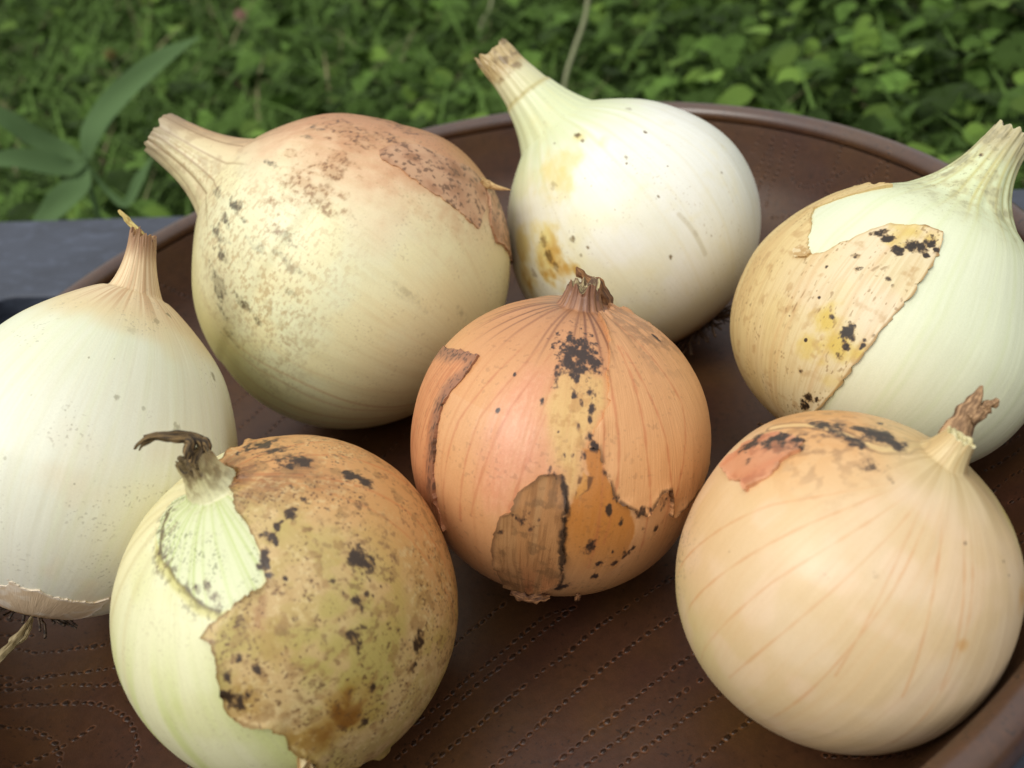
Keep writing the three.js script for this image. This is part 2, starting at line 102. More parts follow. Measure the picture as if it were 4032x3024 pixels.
const RIBBONS = {
  O1_fil: [[22.1, 95.7, -36.7, 1.59], [20.8, 97.4, -38.0, 1.38], [18.9, 98.7, -40.3, 1.28], [17.7, 100.3, -41.5, 1.17], [16.2, 101.4, -43.6, 0.86]],
  O1_leaf: [[-12.3, 37.2, 36.6, 0.61], [-12.3, 38.5, 40.6, 1.8], [-12.9, 39.4, 44.9, 2.95], [-13.7, 40.1, 48.1, 2.62], [-15.3, 40.3, 51.8, 1.72]],
  O1_leaf2: [[-12.3, 36.7, 36.9, 0.55], [-11.4, 37.9, 41.1, 1.2], [-10.6, 39.4, 45.0, 1.0], [-10.7, 40.1, 46.9, 0.18]],
  O2_curl: [[43.4, 81.4, 5.2, 1.67], [45.4, 79.6, 5.3, 2.59], [47.8, 78.6, 6.1, 1.42], [51.5, 78.2, 8.9, 0.26]],
  O5_flap: [[17.2, 73.4, -11.9, 3.0], [16.1, 76.0, -13.8, 4.61], [14.5, 78.3, -15.6, 4.61], [12.9, 79.6, -17.9, 3.7], [11.2, 81.9, -19.6, 0.46]],
  O6_stalk: [[-8.7, 82.7, -3.4, 2.58], [-7.7, 84.4, -4.7, 3.01], [-6.8, 84.9, -6.3, 2.59], [-7.0, 86.1, -7.2, 2.16], [-8.4, 86.9, -7.8, 1.99], [-9.9, 88.0, -7.4, 1.72], [-11.9, 89.0, -6.9, 1.45], [-14.4, 89.4, -7.2, 1.28], [-16.4, 90.0, -6.4, 1.11], [-18.2, 89.6, -6.1, 0.68], [-19.2, 88.6, -5.4, 0.17]],
  O6_stalk2: [[-9.4, 85.7, -3.1, 1.7], [-8.9, 87.0, -4.1, 1.7], [-8.4, 87.4, -5.7, 1.45], [-9.6, 87.4, -7.0, 1.29], [-12.4, 87.9, -7.3, 1.12], [-14.5, 89.0, -7.0, 0.94], [-16.5, 89.0, -6.9, 0.77], [-17.7, 89.0, -5.7, 0.34], [-18.3, 88.3, -5.1, 0.13]],
  O6_stalk3: [[-6.2, 83.1, -4.9, 1.73], [-5.7, 84.5, -6.1, 1.99], [-6.1, 85.7, -7.0, 1.99], [-7.4, 86.6, -7.6, 1.47], [-9.4, 87.6, -8.4, 1.12], [-12.1, 88.2, -8.8, 0.95], [-14.7, 89.2, -8.4, 0.77], [-17.7, 89.3, -8.4, 0.26]],
  O5_base: [[-18.7, 25.7, 31.8, 1.09], [-16.1, 24.8, 33.7, 2.17], [-12.9, 25.0, 34.8, 2.51], [-9.6, 24.1, 34.2, 1.08]],
  O5_base2: [[-3.1, 24.1, 34.6, 0.94], [-2.9, 24.3, 35.7, 1.08], [-3.6, 24.6, 36.8, 0.29]],
  O7_flap: [[23.2, 66.0, -4.4, 5.12], [24.2, 69.9, -6.1, 6.49], [26.5, 71.6, -8.7, 5.59], [28.8, 72.9, -10.9, 4.68], [30.7, 73.9, -12.9, 2.82], [32.1, 74.9, -15.0, 0.66]],
  O7_flap2: [[27.4, 71.8, -8.9, 2.79], [30.2, 72.3, -10.5, 2.81], [32.3, 73.1, -11.1, 2.34], [33.9, 73.6, -11.5, 1.22]],
};
const PIT_LINES = [
  [[-61.4, 39.8], [-53.7, 41.0], [-45.8, 42.2]],
  [[-82.3, 47.7], [-74.4, 49.3], [-67.2, 49.9], [-60.3, 51.5], [-51.7, 52.8], [-42.1, 54.6], [-36.9, 58.8]],
  [[-90.7, 50.6], [-81.0, 52.0], [-73.2, 52.7], [-64.8, 53.7], [-57.6, 55.1], [-48.4, 56.5], [-39.3, 58.3]],
  [[-88.4, 58.8], [-84.4, 59.1], [-79.9, 59.9], [-73.7, 61.2], [-68.7, 61.9], [-64.4, 62.8], [-55.2, 64.4], [-48.5, 66.4], [-39.4, 67.8], [-32.5, 69.6], [-23.5, 72.5], [-16.4, 75.1], [-5.8, 79.3]],
  [[-80.2, 71.2], [-73.7, 72.6], [-67.0, 73.2], [-57.9, 74.7], [-48.8, 76.1], [-42.0, 77.7], [-35.5, 79.3], [-28.3, 81.5], [-23.4, 82.7], [-10.1, 86.6]],
  [[-72.0, 82.5], [-63.3, 84.5], [-52.7, 87.1], [-41.6, 89.9], [-32.8, 92.5], [-19.1, 96.7]],
  [[-68.0, 88.7], [-61.6, 90.4], [-52.8, 93.2], [-42.6, 96.2], [-35.7, 98.7], [-23.1, 103.3]],
  [[-64.4, 95.1], [-58.3, 97.2], [-47.8, 100.5], [-38.5, 103.8], [-29.8, 107.3]],
  [[-56.2, 108.2], [-51.0, 109.8], [-44.4, 111.8], [-35.7, 114.8]],
  [[-127.7, -72.3], [-124.4, -69.7], [-122.5, -67.4]],
  [[-130.1, -60.9], [-128.4, -58.9], [-126.4, -55.7], [-123.4, -53.0], [-119.8, -49.9], [-116.3, -46.4], [-113.0, -43.0], [-108.9, -39.7]],
  [[-136.4, -52.6], [-132.7, -49.0], [-129.0, -46.0], [-124.9, -43.1], [-120.6, -38.7], [-116.2, -34.4], [-111.0, -29.6]],
  [[-138.5, -48.1], [-133.1, -44.7], [-129.0, -41.5], [-125.3, -38.3], [-121.8, -33.2], [-117.9, -28.2], [-113.9, -24.4]],
  [[-140.9, -42.5], [-135.7, -39.5], [-131.7, -35.8], [-127.7, -32.1], [-124.2, -26.7], [-122.7, -21.3], [-122.0, -15.6], [-123.3, -9.7], [-125.7, -4.7], [-128.4, -2.8]],
  [[-143.6, -35.7], [-140.0, -32.7], [-137.6, -28.8], [-136.6, -23.9], [-137.6, -18.6], [-139.3, -15.3]],
  [[-130.2, -66.6], [-127.2, -64.5], [-124.1, -61.9]],
  [[-120.0, 9.4], [-117.5, 10.7], [-113.9, 10.5]],
  [[177.7, -2.7], [171.7, -4.9]],
  [[177.3, 3.1], [170.2, 4.1], [162.9, 3.6], [160.7, 2.1], [154.4, 1.4]],
  [[176.7, 9.6], [167.1, 9.0], [161.7, 7.6], [157.9, 6.8], [151.6, 7.6]],
  [[176.1, 15.7], [168.5, 14.8], [162.7, 16.7], [160.5, 22.3], [162.1, 27.6], [164.8, 34.1], [168.9, 42.0]],
  [[170.1, 56.3], [166.1, 52.6], [163.8, 46.4]],
  [[147.3, 12.2], [149.3, 21.1]],
  [[46.6, 134.1], [52.2, 137.3], [55.0, 142.2]],
  [[43.5, 139.7], [45.3, 145.5]],
  [[55.5, 130.1], [63.3, 139.5]],
];
// ------------------------------------------------------------------ helpers
function rng(seed) { let s = seed >>> 0; return () => { s = (s + 0x6D2B79F5) | 0; let t = Math.imul(s ^ (s >>> 15), 1 | s); t = (t + Math.imul(t ^ (t >>> 7), 61 | t)) ^ t; return ((t ^ (t >>> 14)) >>> 0) / 4294967296; }; }
const clamp = (x, a = 0, b = 1) => x < a ? a : x > b ? b : x;
const ss = (a, b, x) => { const t = clamp((x - a) / (b - a)); return t * t * (3 - 2 * t); };
const lerp = (a, b, t) => a + (b - a) * t;
const PERM = new Uint8Array(1024), PVAL = new Float32Array(256); { const R = rng(12345), p = [...Array(256).keys()]; for (let i = 255; i > 0; i--) { const j = Math.floor(R() * (i + 1)); [p[i], p[j]] = [p[j], p[i]]; } for (let i = 0; i < 1024; i++) PERM[i] = p[i & 255]; for (let i = 0; i < 256; i++) PVAL[i] = R(); }
const h3 = (x, y, z) => { let n = Math.imul(x, 374761393) ^ Math.imul(y, 668265263) ^ Math.imul(z, 1274126177); n = Math.imul(n ^ (n >>> 13), 1103515245); n ^= n >>> 16; return (n & 0xffffff) / 16777215; };
function noise(x, y, z) {                        // value noise, 0..1
  const X = Math.floor(x), Y = Math.floor(y), Z = Math.floor(z); x -= X; y -= Y; z -= Z;
  x = x * x * (3 - 2 * x); y = y * y * (3 - 2 * y); z = z * z * (3 - 2 * z);
  const i = X & 255, j = Y & 255, k = Z & 255, A = PERM[i] + j, B = PERM[i + 1] + j, AA = PERM[A] + k, AB = PERM[A + 1] + k, BA = PERM[B] + k, BB = PERM[B + 1] + k;
  let a = PVAL[PERM[AA]], b = PVAL[PERM[BA]], c = PVAL[PERM[AB]], d = PVAL[PERM[BB]];
  a += (b - a) * x; c += (d - c) * x; a += (c - a) * y;
  b = PVAL[PERM[AA + 1]]; c = PVAL[PERM[BA + 1]]; d = PVAL[PERM[AB + 1]]; const e = PVAL[PERM[BB + 1]];
  b += (c - b) * x; d += (e - d) * x; b += (d - b) * y; return a + (b - a) * z;
}
function fbm(x, y, z, n = 3) { let s = 0, a = 0.5, t = 0; for (let i = 0; i < n; i++) { s += a * noise(x, y, z); t += a; a *= 0.5; x = x * 2.03 + 7.1; y = y * 2.03 + 3.7; z = z * 2.03 + 5.3; } return s / t; }
const counts = {};
function numbered(n) { const k = counts[n] = (counts[n] ?? -1) + 1; return k ? `${n}_${String(k).padStart(3, '0')}` : n; }
function tag(o, label, category, group, kind) { Object.assign(o.userData, label ? { label } : {}, category ? { category } : {}, group ? { group } : {}, kind ? { kind } : {}); return o; }
function thing(name, label, category, [x, y, z] = [0, 0, 0], group) { const o = new THREE.Group(); o.name = numbered(name); o.position.set(x, y, z); scene.add(o); return tag(o, label, category, group); }
function mesh(name, g, m, parent = scene, label) { const o = new THREE.Mesh(g, m); o.name = parent === scene ? numbered(name) : name; o.castShadow = o.receiveShadow = true; parent.add(o); if (label) o.userData.label = label; return o; }
function tex(d, w, h, srgb) { const t = new THREE.DataTexture(d, w, h, THREE.RGBAFormat, THREE.UnsignedByteType); if (srgb) t.colorSpace = THREE.SRGBColorSpace; t.magFilter = THREE.LinearFilter; t.minFilter = THREE.LinearMipmapLinearFilter; t.generateMipmaps = true; t.wrapS = t.wrapT = THREE.RepeatWrapping; t.needsUpdate = true; return t; }
function geom(pos, uv, idx) { const g = new THREE.BufferGeometry(); g.setAttribute('position', new THREE.Float32BufferAttribute(pos, 3)); if (uv) g.setAttribute('uv', new THREE.Float32BufferAttribute(uv, 2)); if (idx) g.setIndex(idx); return g; }

// ------------------------------------------------------------------ ground
{
  const W = 512, d = new Uint8Array(W * W * 4);
  for (let j = 0; j < W; j++) for (let i = 0; i < W; i++) {
    const n = fbm(i / 16, j / 16, 3, 4), m = fbm(i / 60, j / 60, 9, 3), o = (j * W + i) * 4;
    d[o] = 20 + 36 * n + 14 * m; d[o + 1] = 26 + 44 * n * m + 16 * m; d[o + 2] = 12 + 18 * n; d[o + 3] = 255;
  }
  const t = tex(d, W, W, true); t.repeat.set(500, 500);
  const g = new THREE.CircleGeometry(300, 64); g.rotateX(-Math.PI / 2); g.translate(0, -0.15, 0);
  tag(mesh('ground', g, new THREE.MeshStandardMaterial({ map: t, roughness: 1 })), 'dark soil under the low green weeds', null, null, 'structure');
}

// ------------------------------------------------------------------ grey table with a rounded opening
{
  const t = thing('garden_table', 'slate grey plastic table top with a black rounded opening under the brown tray', 'table', [0, -0.15, 0]);
  t.rotation.y = -0.3018;                         // its far edge runs slightly across the view
  const sh = new THREE.Shape(); const rr = (p, x0, y0, x1, y1, r) => { p.moveTo(x0 + r, y0); p.lineTo(x1 - r, y0); p.absarc(x1 - r, y0 + r, r, -Math.PI / 2, 0); p.lineTo(x1, y1 - r); p.absarc(x1 - r, y1 - r, r, 0, Math.PI / 2); p.lineTo(x0 + r, y1); p.absarc(x0 + r, y1 - r, r, Math.PI / 2, Math.PI); p.lineTo(x0, y0 + r); p.absarc(x0 + r, y0 + r, r, Math.PI, Math.PI * 1.5); };
  rr(sh, -0.62, -0.26, 0.4, 0.1645, 0.012);
  const hole = new THREE.Path(); rr(hole, -0.273, -0.06, 0.02, 0.093, 0.011); sh.holes.push(hole);
  const g = new THREE.ExtrudeGeometry(sh, { depth: 0.016, bevelEnabled: true, bevelSize: 0.0015, bevelThickness: 0.0015, bevelSegments: 3, curveSegments: 12 });
  g.rotateX(-Math.PI / 2); g.translate(0, 0.15 - 0.0175, 0);
  const W = 512, d = new Uint8Array(W * W * 4), b = new Uint8Array(W * W * 4);
  for (let j = 0; j < W; j++) for (let i = 0; i < W; i++) {
    const n = fbm(i / 40, j / 26, 3, 4), s = ss(0.6, 0.8, fbm(i / 22 + 0.5 * j / 22, j / 9, 8, 3)), o = (j * W + i) * 4, k = 0.82 + 0.3 * n + 0.22 * s + 0.06 * h3(i, j, 1);
    d[o] = 56 * k; d[o + 1] = 61 * k; d[o + 2] = 72 * k; d[o + 3] = 255;
    b[o] = b[o + 1] = b[o + 2] = 255 * fbm(i / 5, j / 5, 2, 3); b[o + 3] = 255;
  }
  const uv = g.attributes.uv; for (let i = 0; i < uv.count; i++) uv.setXY(i, uv.getX(i) * 5, uv.getY(i) * 5);
  mesh('table_top', g, new THREE.MeshStandardMaterial({ map: tex(d, W, W, true), bumpMap: tex(b, W, W), bumpScale: 0.0003, roughness: 0.55 }), t);
  const black = new THREE.MeshPhysicalMaterial({ color: 0x060607, roughness: 0.9, specularIntensity: 0.25 });
  const tray = new THREE.BoxGeometry(0.33, 0.004, 0.2); tray.translate(-0.125, 0.15 - 0.05, -0.016); mesh('recess_floor', tray, black, t);
  const walls = [[0.33, 0.003, 0.115, 0, 1], [0.33, 0.003, -0.083, 0, 1], [0.003, 0.2, 0, -0.29, 0], [0.003, 0.2, 0, 0.04, 0]].map(([a, c, z, x, along]) => { const w = new THREE.BoxGeometry(a, 0.03, c); w.translate(along ? -0.125 : x, 0.116, along ? -z : -0.016); return w; });
  mesh('recess_wall', mergeGeometries(walls), black, t);
  for (const [x, z] of [[-0.57, -0.12], [0.35, -0.12], [-0.57, 0.21], [0.35, 0.21]]) { const l = new THREE.CylinderGeometry(0.018, 0.014, 0.132, 14); l.translate(x, 0.066, z); mesh('leg', l, black, t); }
}

// ------------------------------------------------------------------ brown lacquered bowl
const BOWL_IN = [[0.0001, 0.004], [0.06, 0.004], [0.1, 0.004], [0.118, 0.0041], [0.132, 0.0054], [0.144, 0.010], [0.1525, 0.019], [0.158, 0.030], [0.162, 0.0405]];
{
  const bowl = thing('bowl', 'wide oval brown lacquered bowl with dotted grain lines holding the onions', 'bowl');
  const smooth = (pts, n) => { const c = new THREE.CatmullRomCurve3(pts.map(p => new THREE.Vector3(p[0], p[1], 0)), false, 'centripetal'); return c.getPoints(n).map(p => [p.x, p.y]); };
  const inner = smooth(BOWL_IN, 90);
  const lip = []; for (let k = 0; k <= 14; k++) { const a = Math.PI * (1.06 - 1.06 * k / 14); lip.push([0.1664 + 0.0042 * Math.cos(a), 0.0418 + 0.0042 * Math.sin(a) - 0.0006 * k / 14]); }
  lip.push([0.1712, 0.0396], [0.1704, 0.0384], [0.1688, 0.0380]);
  const outer = smooth([[0.1688, 0.0380], [0.1672, 0.036], [0.162, 0.027], [0.155, 0.015], [0.145, 0.006], [0.134, 0.0018], [0.126, 0.0004], [0.11, 0.0004], [0.105, 0.0014], [0.0001, 0.0014]], 50);
  const H = 0.19; let s0 = 0;
  function lathe(prof, start) {
    const N = 192, pos = [], uv = [], idx = []; let s = start, ends = s;
    prof.forEach((p, j) => { if (j) s += Math.hypot(p[0] - prof[j - 1][0], p[1] - prof[j - 1][1]); for (let i = 0; i <= N; i++) { const a = i / N * 2 * Math.PI; const X = p[0] * Math.cos(a) * 1.076, Z = p[0] * Math.sin(a) * 0.987; pos.push(X * 0.7179 + Z * 0.6961 - 0.0077, p[1], -X * 0.6961 + Z * 0.7179 + 0.0047); uv.push(0.5 + s * Math.cos(a) / (2 * H), 0.5 + s * Math.sin(a) / (2 * H)); } });
    for (let j = 0; j < prof.length - 1; j++) for (let i = 0; i < N; i++) { const a = j * (N + 1) + i, b = a + 1, c = a + N + 1, e = c + 1; idx.push(a, c, b, b, c, e); }
    const g = geom(pos, uv, idx); g.computeVertexNormals();
    const nn = g.attributes.normal; for (let j = 0; j < prof.length; j++) { const a = j * (N + 1), b = a + N; const v = new THREE.Vector3(nn.getX(a) + nn.getX(b), nn.getY(a) + nn.getY(b), nn.getZ(a) + nn.getZ(b)).normalize(); nn.setXYZ(a, v.x, v.y, v.z); nn.setXYZ(b, v.x, v.y, v.z); }
    s0 = s; return g;
  }
  // stamped dots along the grain lines
  const W = 2048, px = W / (2 * H), hgt = new Float32Array(W * W), dark = new Float32Array(W * W), R = rng(5);
  function pit(x, y, ang, sc) {                  // metres in the unrolled plane
    const cx = W / 2 + x * px, cy = W / 2 + y * px, ru = (0.00050 + 0.00028 * R()) * sc * px, rv = (0.00036 + 0.00016 * R()) * sc * px, c = Math.cos(ang + (R() - 0.5) * 0.9), s = Math.sin(ang + (R() - 0.5) * 0.5), e = Math.ceil(ru * 3.2);
    const dep = 0.55 + 0.45 * R();
    for (let j = Math.floor(cy - e); j <= cy + e; j++) for (let i = Math.floor(cx - e); i <= cx + e; i++) {
      if (i < 0 || j < 0 || i >= W || j >= W) continue;
      const dx = i - cx, dy = j - cy, a = (dx * c + dy * s) / ru, b = (-dx * s + dy * c) / rv, r = Math.sqrt(a * a + b * b) + 0.35 * (noise(i * 0.5, j * 0.5, 4) - 0.5), o = j * W + i;
      const inn = 1 - ss(0.75, 1.15, r), ring = Math.exp(-((r - 1.5) * (r - 1.5)) / 0.12);
      hgt[o] += dep * (-inn + 0.35 * ring); dark[o] = Math.max(dark[o], dep * inn); dark[o] = Math.min(dark[o], 1) - 0.0; if (ring > 0.3 && inn < 0.05) dark[o] = Math.min(dark[o], -0.5 * ring * dep);
    }
  }
  function run(pts, closed) {
    const c = new THREE.CatmullRomCurve3(pts.map(p => new THREE.Vector3(p[0] / 1000, p[1] / 1000, 0)), closed, 'centripetal'), L = c.getLength(), n = Math.max(2, Math.round(L / 0.00215));
    for (let k = 0; k <= n; k++) { const t = clamp((k + 0.35 * (R() - 0.5)) / n), p = c.getPointAt(t), q = c.getTangentAt(t); if (R() > 0.03) pit(p.x + 0.00025 * (R() - 0.5), p.y + 0.00025 * (R() - 0.5), Math.atan2(q.y, q.x), 1); }
  }
  PIT_LINES.forEach(l => run(l));
  // the same figure carried on under the onions and round the wall: bands and U-loops
  for (let a = 0; a < 40; a++) {
    const th = a / 40 * 2 * Math.PI + 0.05 * R(), deg = ((th * 180 / Math.PI) % 360 + 360) % 360;
    if (deg > 268 && deg < 335) continue;
    const l = []; for (let k = 0; k < 5; k++) { const s = 0.185 - 0.012 * k * (0.8 + 0.4 * R()); l.push([1000 * s * Math.cos(th + 0.03 * k * (a % 3 - 1)), 1000 * s * Math.sin(th + 0.03 * k * (a % 3 - 1))]); } run(l);
  }
  for (let k = 0; k < 7; k++) run([[-110 + 6 * k, -20 - 11 * k], [-40, -28 - 12 * k], [30, -42 - 11 * k], [95 - 5 * k, -58 - 8 * k]]);
  for (let k = 0; k < 5; k++) run([[105 + 8 * k, 40 - 8 * k], [118 + 6 * k, 5 - 8 * k], [112 + 7 * k, -28 - 4 * k]]);
  const col = new Uint8Array(W * W * 4), bmp = new Uint8Array(W * W * 4);
  for (let j = 0; j < W; j++) for (let i = 0; i < W; i++) {
    const o = j * W + i, q = o * 4, n = fbm(i / 90, j / 90, 2, 3), f = fbm(i / 9, j / 9, 7, 2), g = h3(i, j, 5);
    const sp = ss(0.86, 0.9, noise(i / 4, j / 4, 30)) * ss(0.5, 0.7, noise(i / 30, j / 30, 31));
    let k = 0.80 + 0.24 * n + 0.16 * f + 0.06 * g + 0.08 * (noise(i / 3, j / 3, 9) - 0.5); const dk = dark[o]; k *= dk > 0 ? 1 - 0.38 * dk : 1 - 0.9 * dk; k *= 1 - 0.3 * sp;
    col[q] = clamp(71 * k, 0, 255); col[q + 1] = clamp((45 + 5 * (n - 0.5)) * k, 0, 255); col[q + 2] = clamp((27 - 10 * (n - 0.5)) * k, 0, 255); col[q + 3] = 255;
    bmp[q] = bmp[q + 1] = bmp[q + 2] = clamp(170 + 80 * hgt[o] + 14 * (f - 0.5) + 8 * (g - 0.5), 0, 255); bmp[q + 3] = 255;
  }
  const lac = new THREE.MeshPhysicalMaterial({ map: tex(col, W, W, true), bumpMap: tex(bmp, W, W), bumpScale: 0.0008, roughness: 0.4, specularIntensity: 0.7, clearcoat: 0.14, clearcoatRoughness: 0.42 });
  const lipM = new THREE.MeshPhysicalMaterial({ map: lac.map, bumpMap: lac.bumpMap, bumpScale: 0.0003, roughness: 0.34, clearcoat: 0.6, clearcoatRoughness: 0.22 });
  const outM = new THREE.MeshPhysicalMaterial({ color: 0x46301f, roughness: 0.4, clearcoat: 0.4, clearcoatRoughness: 0.3 });
  mesh('basin', lathe(inner, 0), lac, bowl);
  mesh('rim', lathe(lip, s0), lipM, bowl);
  mesh('outer_wall', lathe(outer, 0), outM, bowl);
}

// ------------------------------------------------------------------ onions: one surface S(u, v) each; v runs from root to neck tip
class Onion {
  constructor(key, seed, opt) {
    Object.assign(this, GEO[key], { key, seed, opt }); this.M = MARKS[key];
    const Y = [], Rr = [], S = []; let s = 0;
    for (let i = 0; i < 799; i++) Y.push(-this.al * Math.cos(i / 799 * Math.PI / 2));
    for (let i = 0; i < 900; i++) Y.push(i / 899 * this.yt);
    Y.forEach((y, i) => { Rr.push(this.prof(y)); if (i) s += Math.hypot(y - Y[i - 1], Rr[i] - Rr[i - 1]); S.push(s); });
    this.L = s; const N = 1024; this.ty = new Float32Array(N + 1); this.tr = new Float32Array(N + 1);
    for (let k = 0, i = 0; k <= N; k++) { const t = k / N * s; while (i < S.length - 2 && S[i + 1] < t) i++; const f = clamp((t - S[i]) / (S[i + 1] - S[i] || 1)); this.ty[k] = lerp(Y[i], Y[i + 1], f); this.tr[k] = lerp(Rr[i], Rr[i + 1], f); }
    const ax = new THREE.Vector3(...this.ax).normalize(), ez = new THREE.Vector3(...this.ez).normalize(), ex = new THREE.Vector3().crossVectors(ax, ez);
    this.e = [ex, ax, ez]; this.cy = this.C[1];
    this.yn = this.au * 0.93;                     // where the neck begins
  }
  prof(y) {
    const a = y < 0 ? this.al : this.au, n = y < 0 ? this.nl : this.nu, q = 1 - Math.pow(Math.abs(y / a), n);
    const rb = q >= 0 ? Math.pow(q, 1 / n) : -Math.sqrt(-q);
    let nn = this.rtip + (this.rn - this.rtip) * Math.exp(-Math.log1p(Math.exp((y - 0.75) / 0.07)) * 0.07 / this.lam); nn = -1 + (nn + 1) * ss(-0.1, 0.4, y);
    const h = Math.max(this.k - Math.abs(rb - nn), 0) / this.k; return Math.max(Math.max(rb, nn) + h * h * this.k / 4, 0);
  }
  at(v, t) { const f = clamp(v) * 1024, i = Math.min(1023, f | 0), w = f - i; return lerp(t[i], t[i + 1], w); }
  local(u, v, out) {
    const y = this.at(v, this.ty), r = this.at(v, this.tr), U = 2 * Math.PI * (1 - u) - Math.PI / 2, c = Math.cos(U), s = Math.sin(U), sd = this.seed;
    const w = Math.exp(-(y / 0.75) * (y / 0.75)), w1 = Math.exp(-Math.pow((y - 0.5) / 0.35, 2));
    let q = 1 + this.A2 * Math.cos(2 * (U - this.u2)) * w + this.B1 * Math.cos(U - this.u1) * w1;
    const nk = ss(0.72, 1.0, y / this.au * 0.95), o = this.opt;
    // shallow ribs that deepen on the neck, and an uneven skin
    const ph = 1.1 * Math.sin(3 * U + sd);
    q += (o.rib ?? 0.03) * nk * (0.6 * Math.sin(13 * U + 2 * ph + sd) + 0.5 * Math.sin(21 * U - 2.3 * ph + 2 * sd) + 0.7 * (noise(6 * c + sd, 6 * s, y * 3) - 0.5) * 2);
    q += 0.016 * (noise(1.7 * c + sd, y * 1.6, 1.7 * s + 9) - 0.5) + 0.005 * (noise(9 * c + sd, y * 1.2, 9 * s) - 0.5) + 0.0026 * (noise(26 * c + sd, y * 0.7, 26 * s) - 0.5);
    const tip = ss(this.yt - Math.min(0.28, 0.5 * (this.yt - this.au)), this.yt, y); q += (o.tipWrinkle ?? 0.06) * tip * (noise(9 * c + 3, 9 * s + sd, y * 14) - 0.5) * 2;
    if (o.step && y > o.step) q -= 0.05 * ss(o.step, o.step + 0.03, y + 0.05 * (noise(2 * c, 2 * s, sd) - 0.5));
    const rr = r * q, off = this.bend * Math.pow(Math.max(y - 0.6, 0), 2);
    let yy = y; if (tip > 0) yy += tip * (o.ragged ?? 0.05) * (noise(4 * c + sd, 4 * s + 3, 1) - 0.5) * 2;
    out[0] = rr * c + off * Math.cos(this.bphi); out[1] = yy; out[2] = rr * s + off * Math.sin(this.bphi); return out;
  }
  S(u, v, out = new THREE.Vector3()) {            // metres, about (C.x, 0, C.z)
    const l = this.local(u, v, this._l ??= [0, 0, 0]), [ex, ax, ez] = this.e, R = this.R;
    return out.set(R * (l[0] * ex.x + l[1] * ax.x + l[2] * ez.x), R * (l[0] * ex.y + l[1] * ax.y + l[2] * ez.y) + this.cy, R * (l[0] * ex.z + l[1] * ax.z + l[2] * ez.z));
  }
  N(u, v, out = new THREE.Vector3()) {
    const e = 0.0015, v0 = clamp(v, 0.003, 0.9985), a = this.S(u + e, v0, new THREE.Vector3()).sub(this.S(u - e, v0, new THREE.Vector3())), b = this.S(u, Math.min(1, v0 + e), new THREE.Vector3()).sub(this.S(u, v0 - e, new THREE.Vector3()));
    return out.crossVectors(a, b).normalize();
  }
  strip(v0, v1, nu, nv) {
    const pos = [], uv = [], nor = [], idx = [], p = new THREE.Vector3(), n = new THREE.Vector3();
    for (let j = 0; j <= nv; j++) for (let i = 0; i <= nu; i++) { const u = i / nu, v = lerp(v0, v1, j / nv); this.S(u, v, p); this.N(u, v, n); pos.push(p.x, p.y, p.z); nor.push(n.x, n.y, n.z); uv.push(u, v); }
    for (let j = 0; j < nv; j++) for (let i = 0; i < nu; i++) { const a = j * (nu + 1) + i, b = a + 1, c = a + nu + 1, d = c + 1; idx.push(a, b, c, b, d, c); }
    const g = geom(pos, uv, idx); g.setAttribute('normal', new THREE.Float32BufferAttribute(nor, 3)); return g;
  }
  cap() {                                         // the cut end of the neck: dished, with layered rings
    const nu = 64, nr = 10, pos = [], uv = [], idx = [], p = new THREE.Vector3(), c = new THREE.Vector3(), [, ax] = this.e;
    for (let i = 0; i < 24; i++) c.add(this.S(i / 24, 1, p)); c.multiplyScalar(1 / 24);
    for (let j = 0; j <= nr; j++) for (let i = 0; i <= nu; i++) {
      const k = 1 - j / nr, a = i / nu * 2 * Math.PI; this.S(i / nu, 1, p); p.lerpVectors(c, p, k * 0.999 + 0.001);
      const dip = 1 - Math.pow(k, 3), fold = 0.10 * Math.sin(14 * k + 3 * noise(2 * Math.cos(a), 2 * Math.sin(a), this.seed)) * ss(0, 0.3, dip) + 0.18 * (noise(5 * k, 3 * Math.cos(a) + 4, 3 * Math.sin(a)) - 0.5) * ss(0, 0.3, dip);
      p.addScaledVector(ax, -this.R * this.rtip * (this.opt.dish ?? 0.35) * dip + this.R * this.rtip * fold); pos.push(p.x, p.y, p.z); uv.push(i / nu, k);
    }
    for (let j = 0; j < nr; j++) for (let i = 0; i < nu; i++) { const a = j * (nu + 1) + i, b = a + 1, d = a + nu + 1, e = d + 1; idx.push(a, b, d, b, e, d); }
    const g = geom(pos, uv, idx); g.computeVertexNormals(); return g;
  }
  // signed distance in metres to a polygon of [u, v] corners (positive inside)
  poly(P) {
    const su = 2 * Math.PI * this.R * 0.85, sv = this.L * this.R, Q = P.map(([u, v]) => [u * su, v * sv]); let x0 = 9, x1 = -9, y0 = 9, y1 = -9;
    for (const [x, y] of Q) { x0 = Math.min(x0, x); x1 = Math.max(x1, x); y0 = Math.min(y0, y); y1 = Math.max(y1, y); }
    return (u, v) => {
      const x = u * su, y = v * sv; if (x < x0 - 0.006 || x > x1 + 0.006 || y < y0 - 0.006 || y > y1 + 0.006) return -0.006;
      let m = 1, ins = false;
      for (let i = 0, j = Q.length - 1; i < Q.length; j = i++) {
        const [ax, ay] = Q[i], [bx, by] = Q[j], dx = bx - ax, dy = by - ay, t = clamp(((x - ax) * dx + (y - ay) * dy) / (dx * dx + dy * dy || 1e-12)), ex = ax + dx * t - x, ey = ay + dy * t - y; m = Math.min(m, ex * ex + ey * ey);
        if ((ay > y) !== (by > y) && x < dx * (y - ay) / dy + ax) ins = !ins;
      }
      return (ins ? 1 : -1) * Math.sqrt(m);
    };
  }
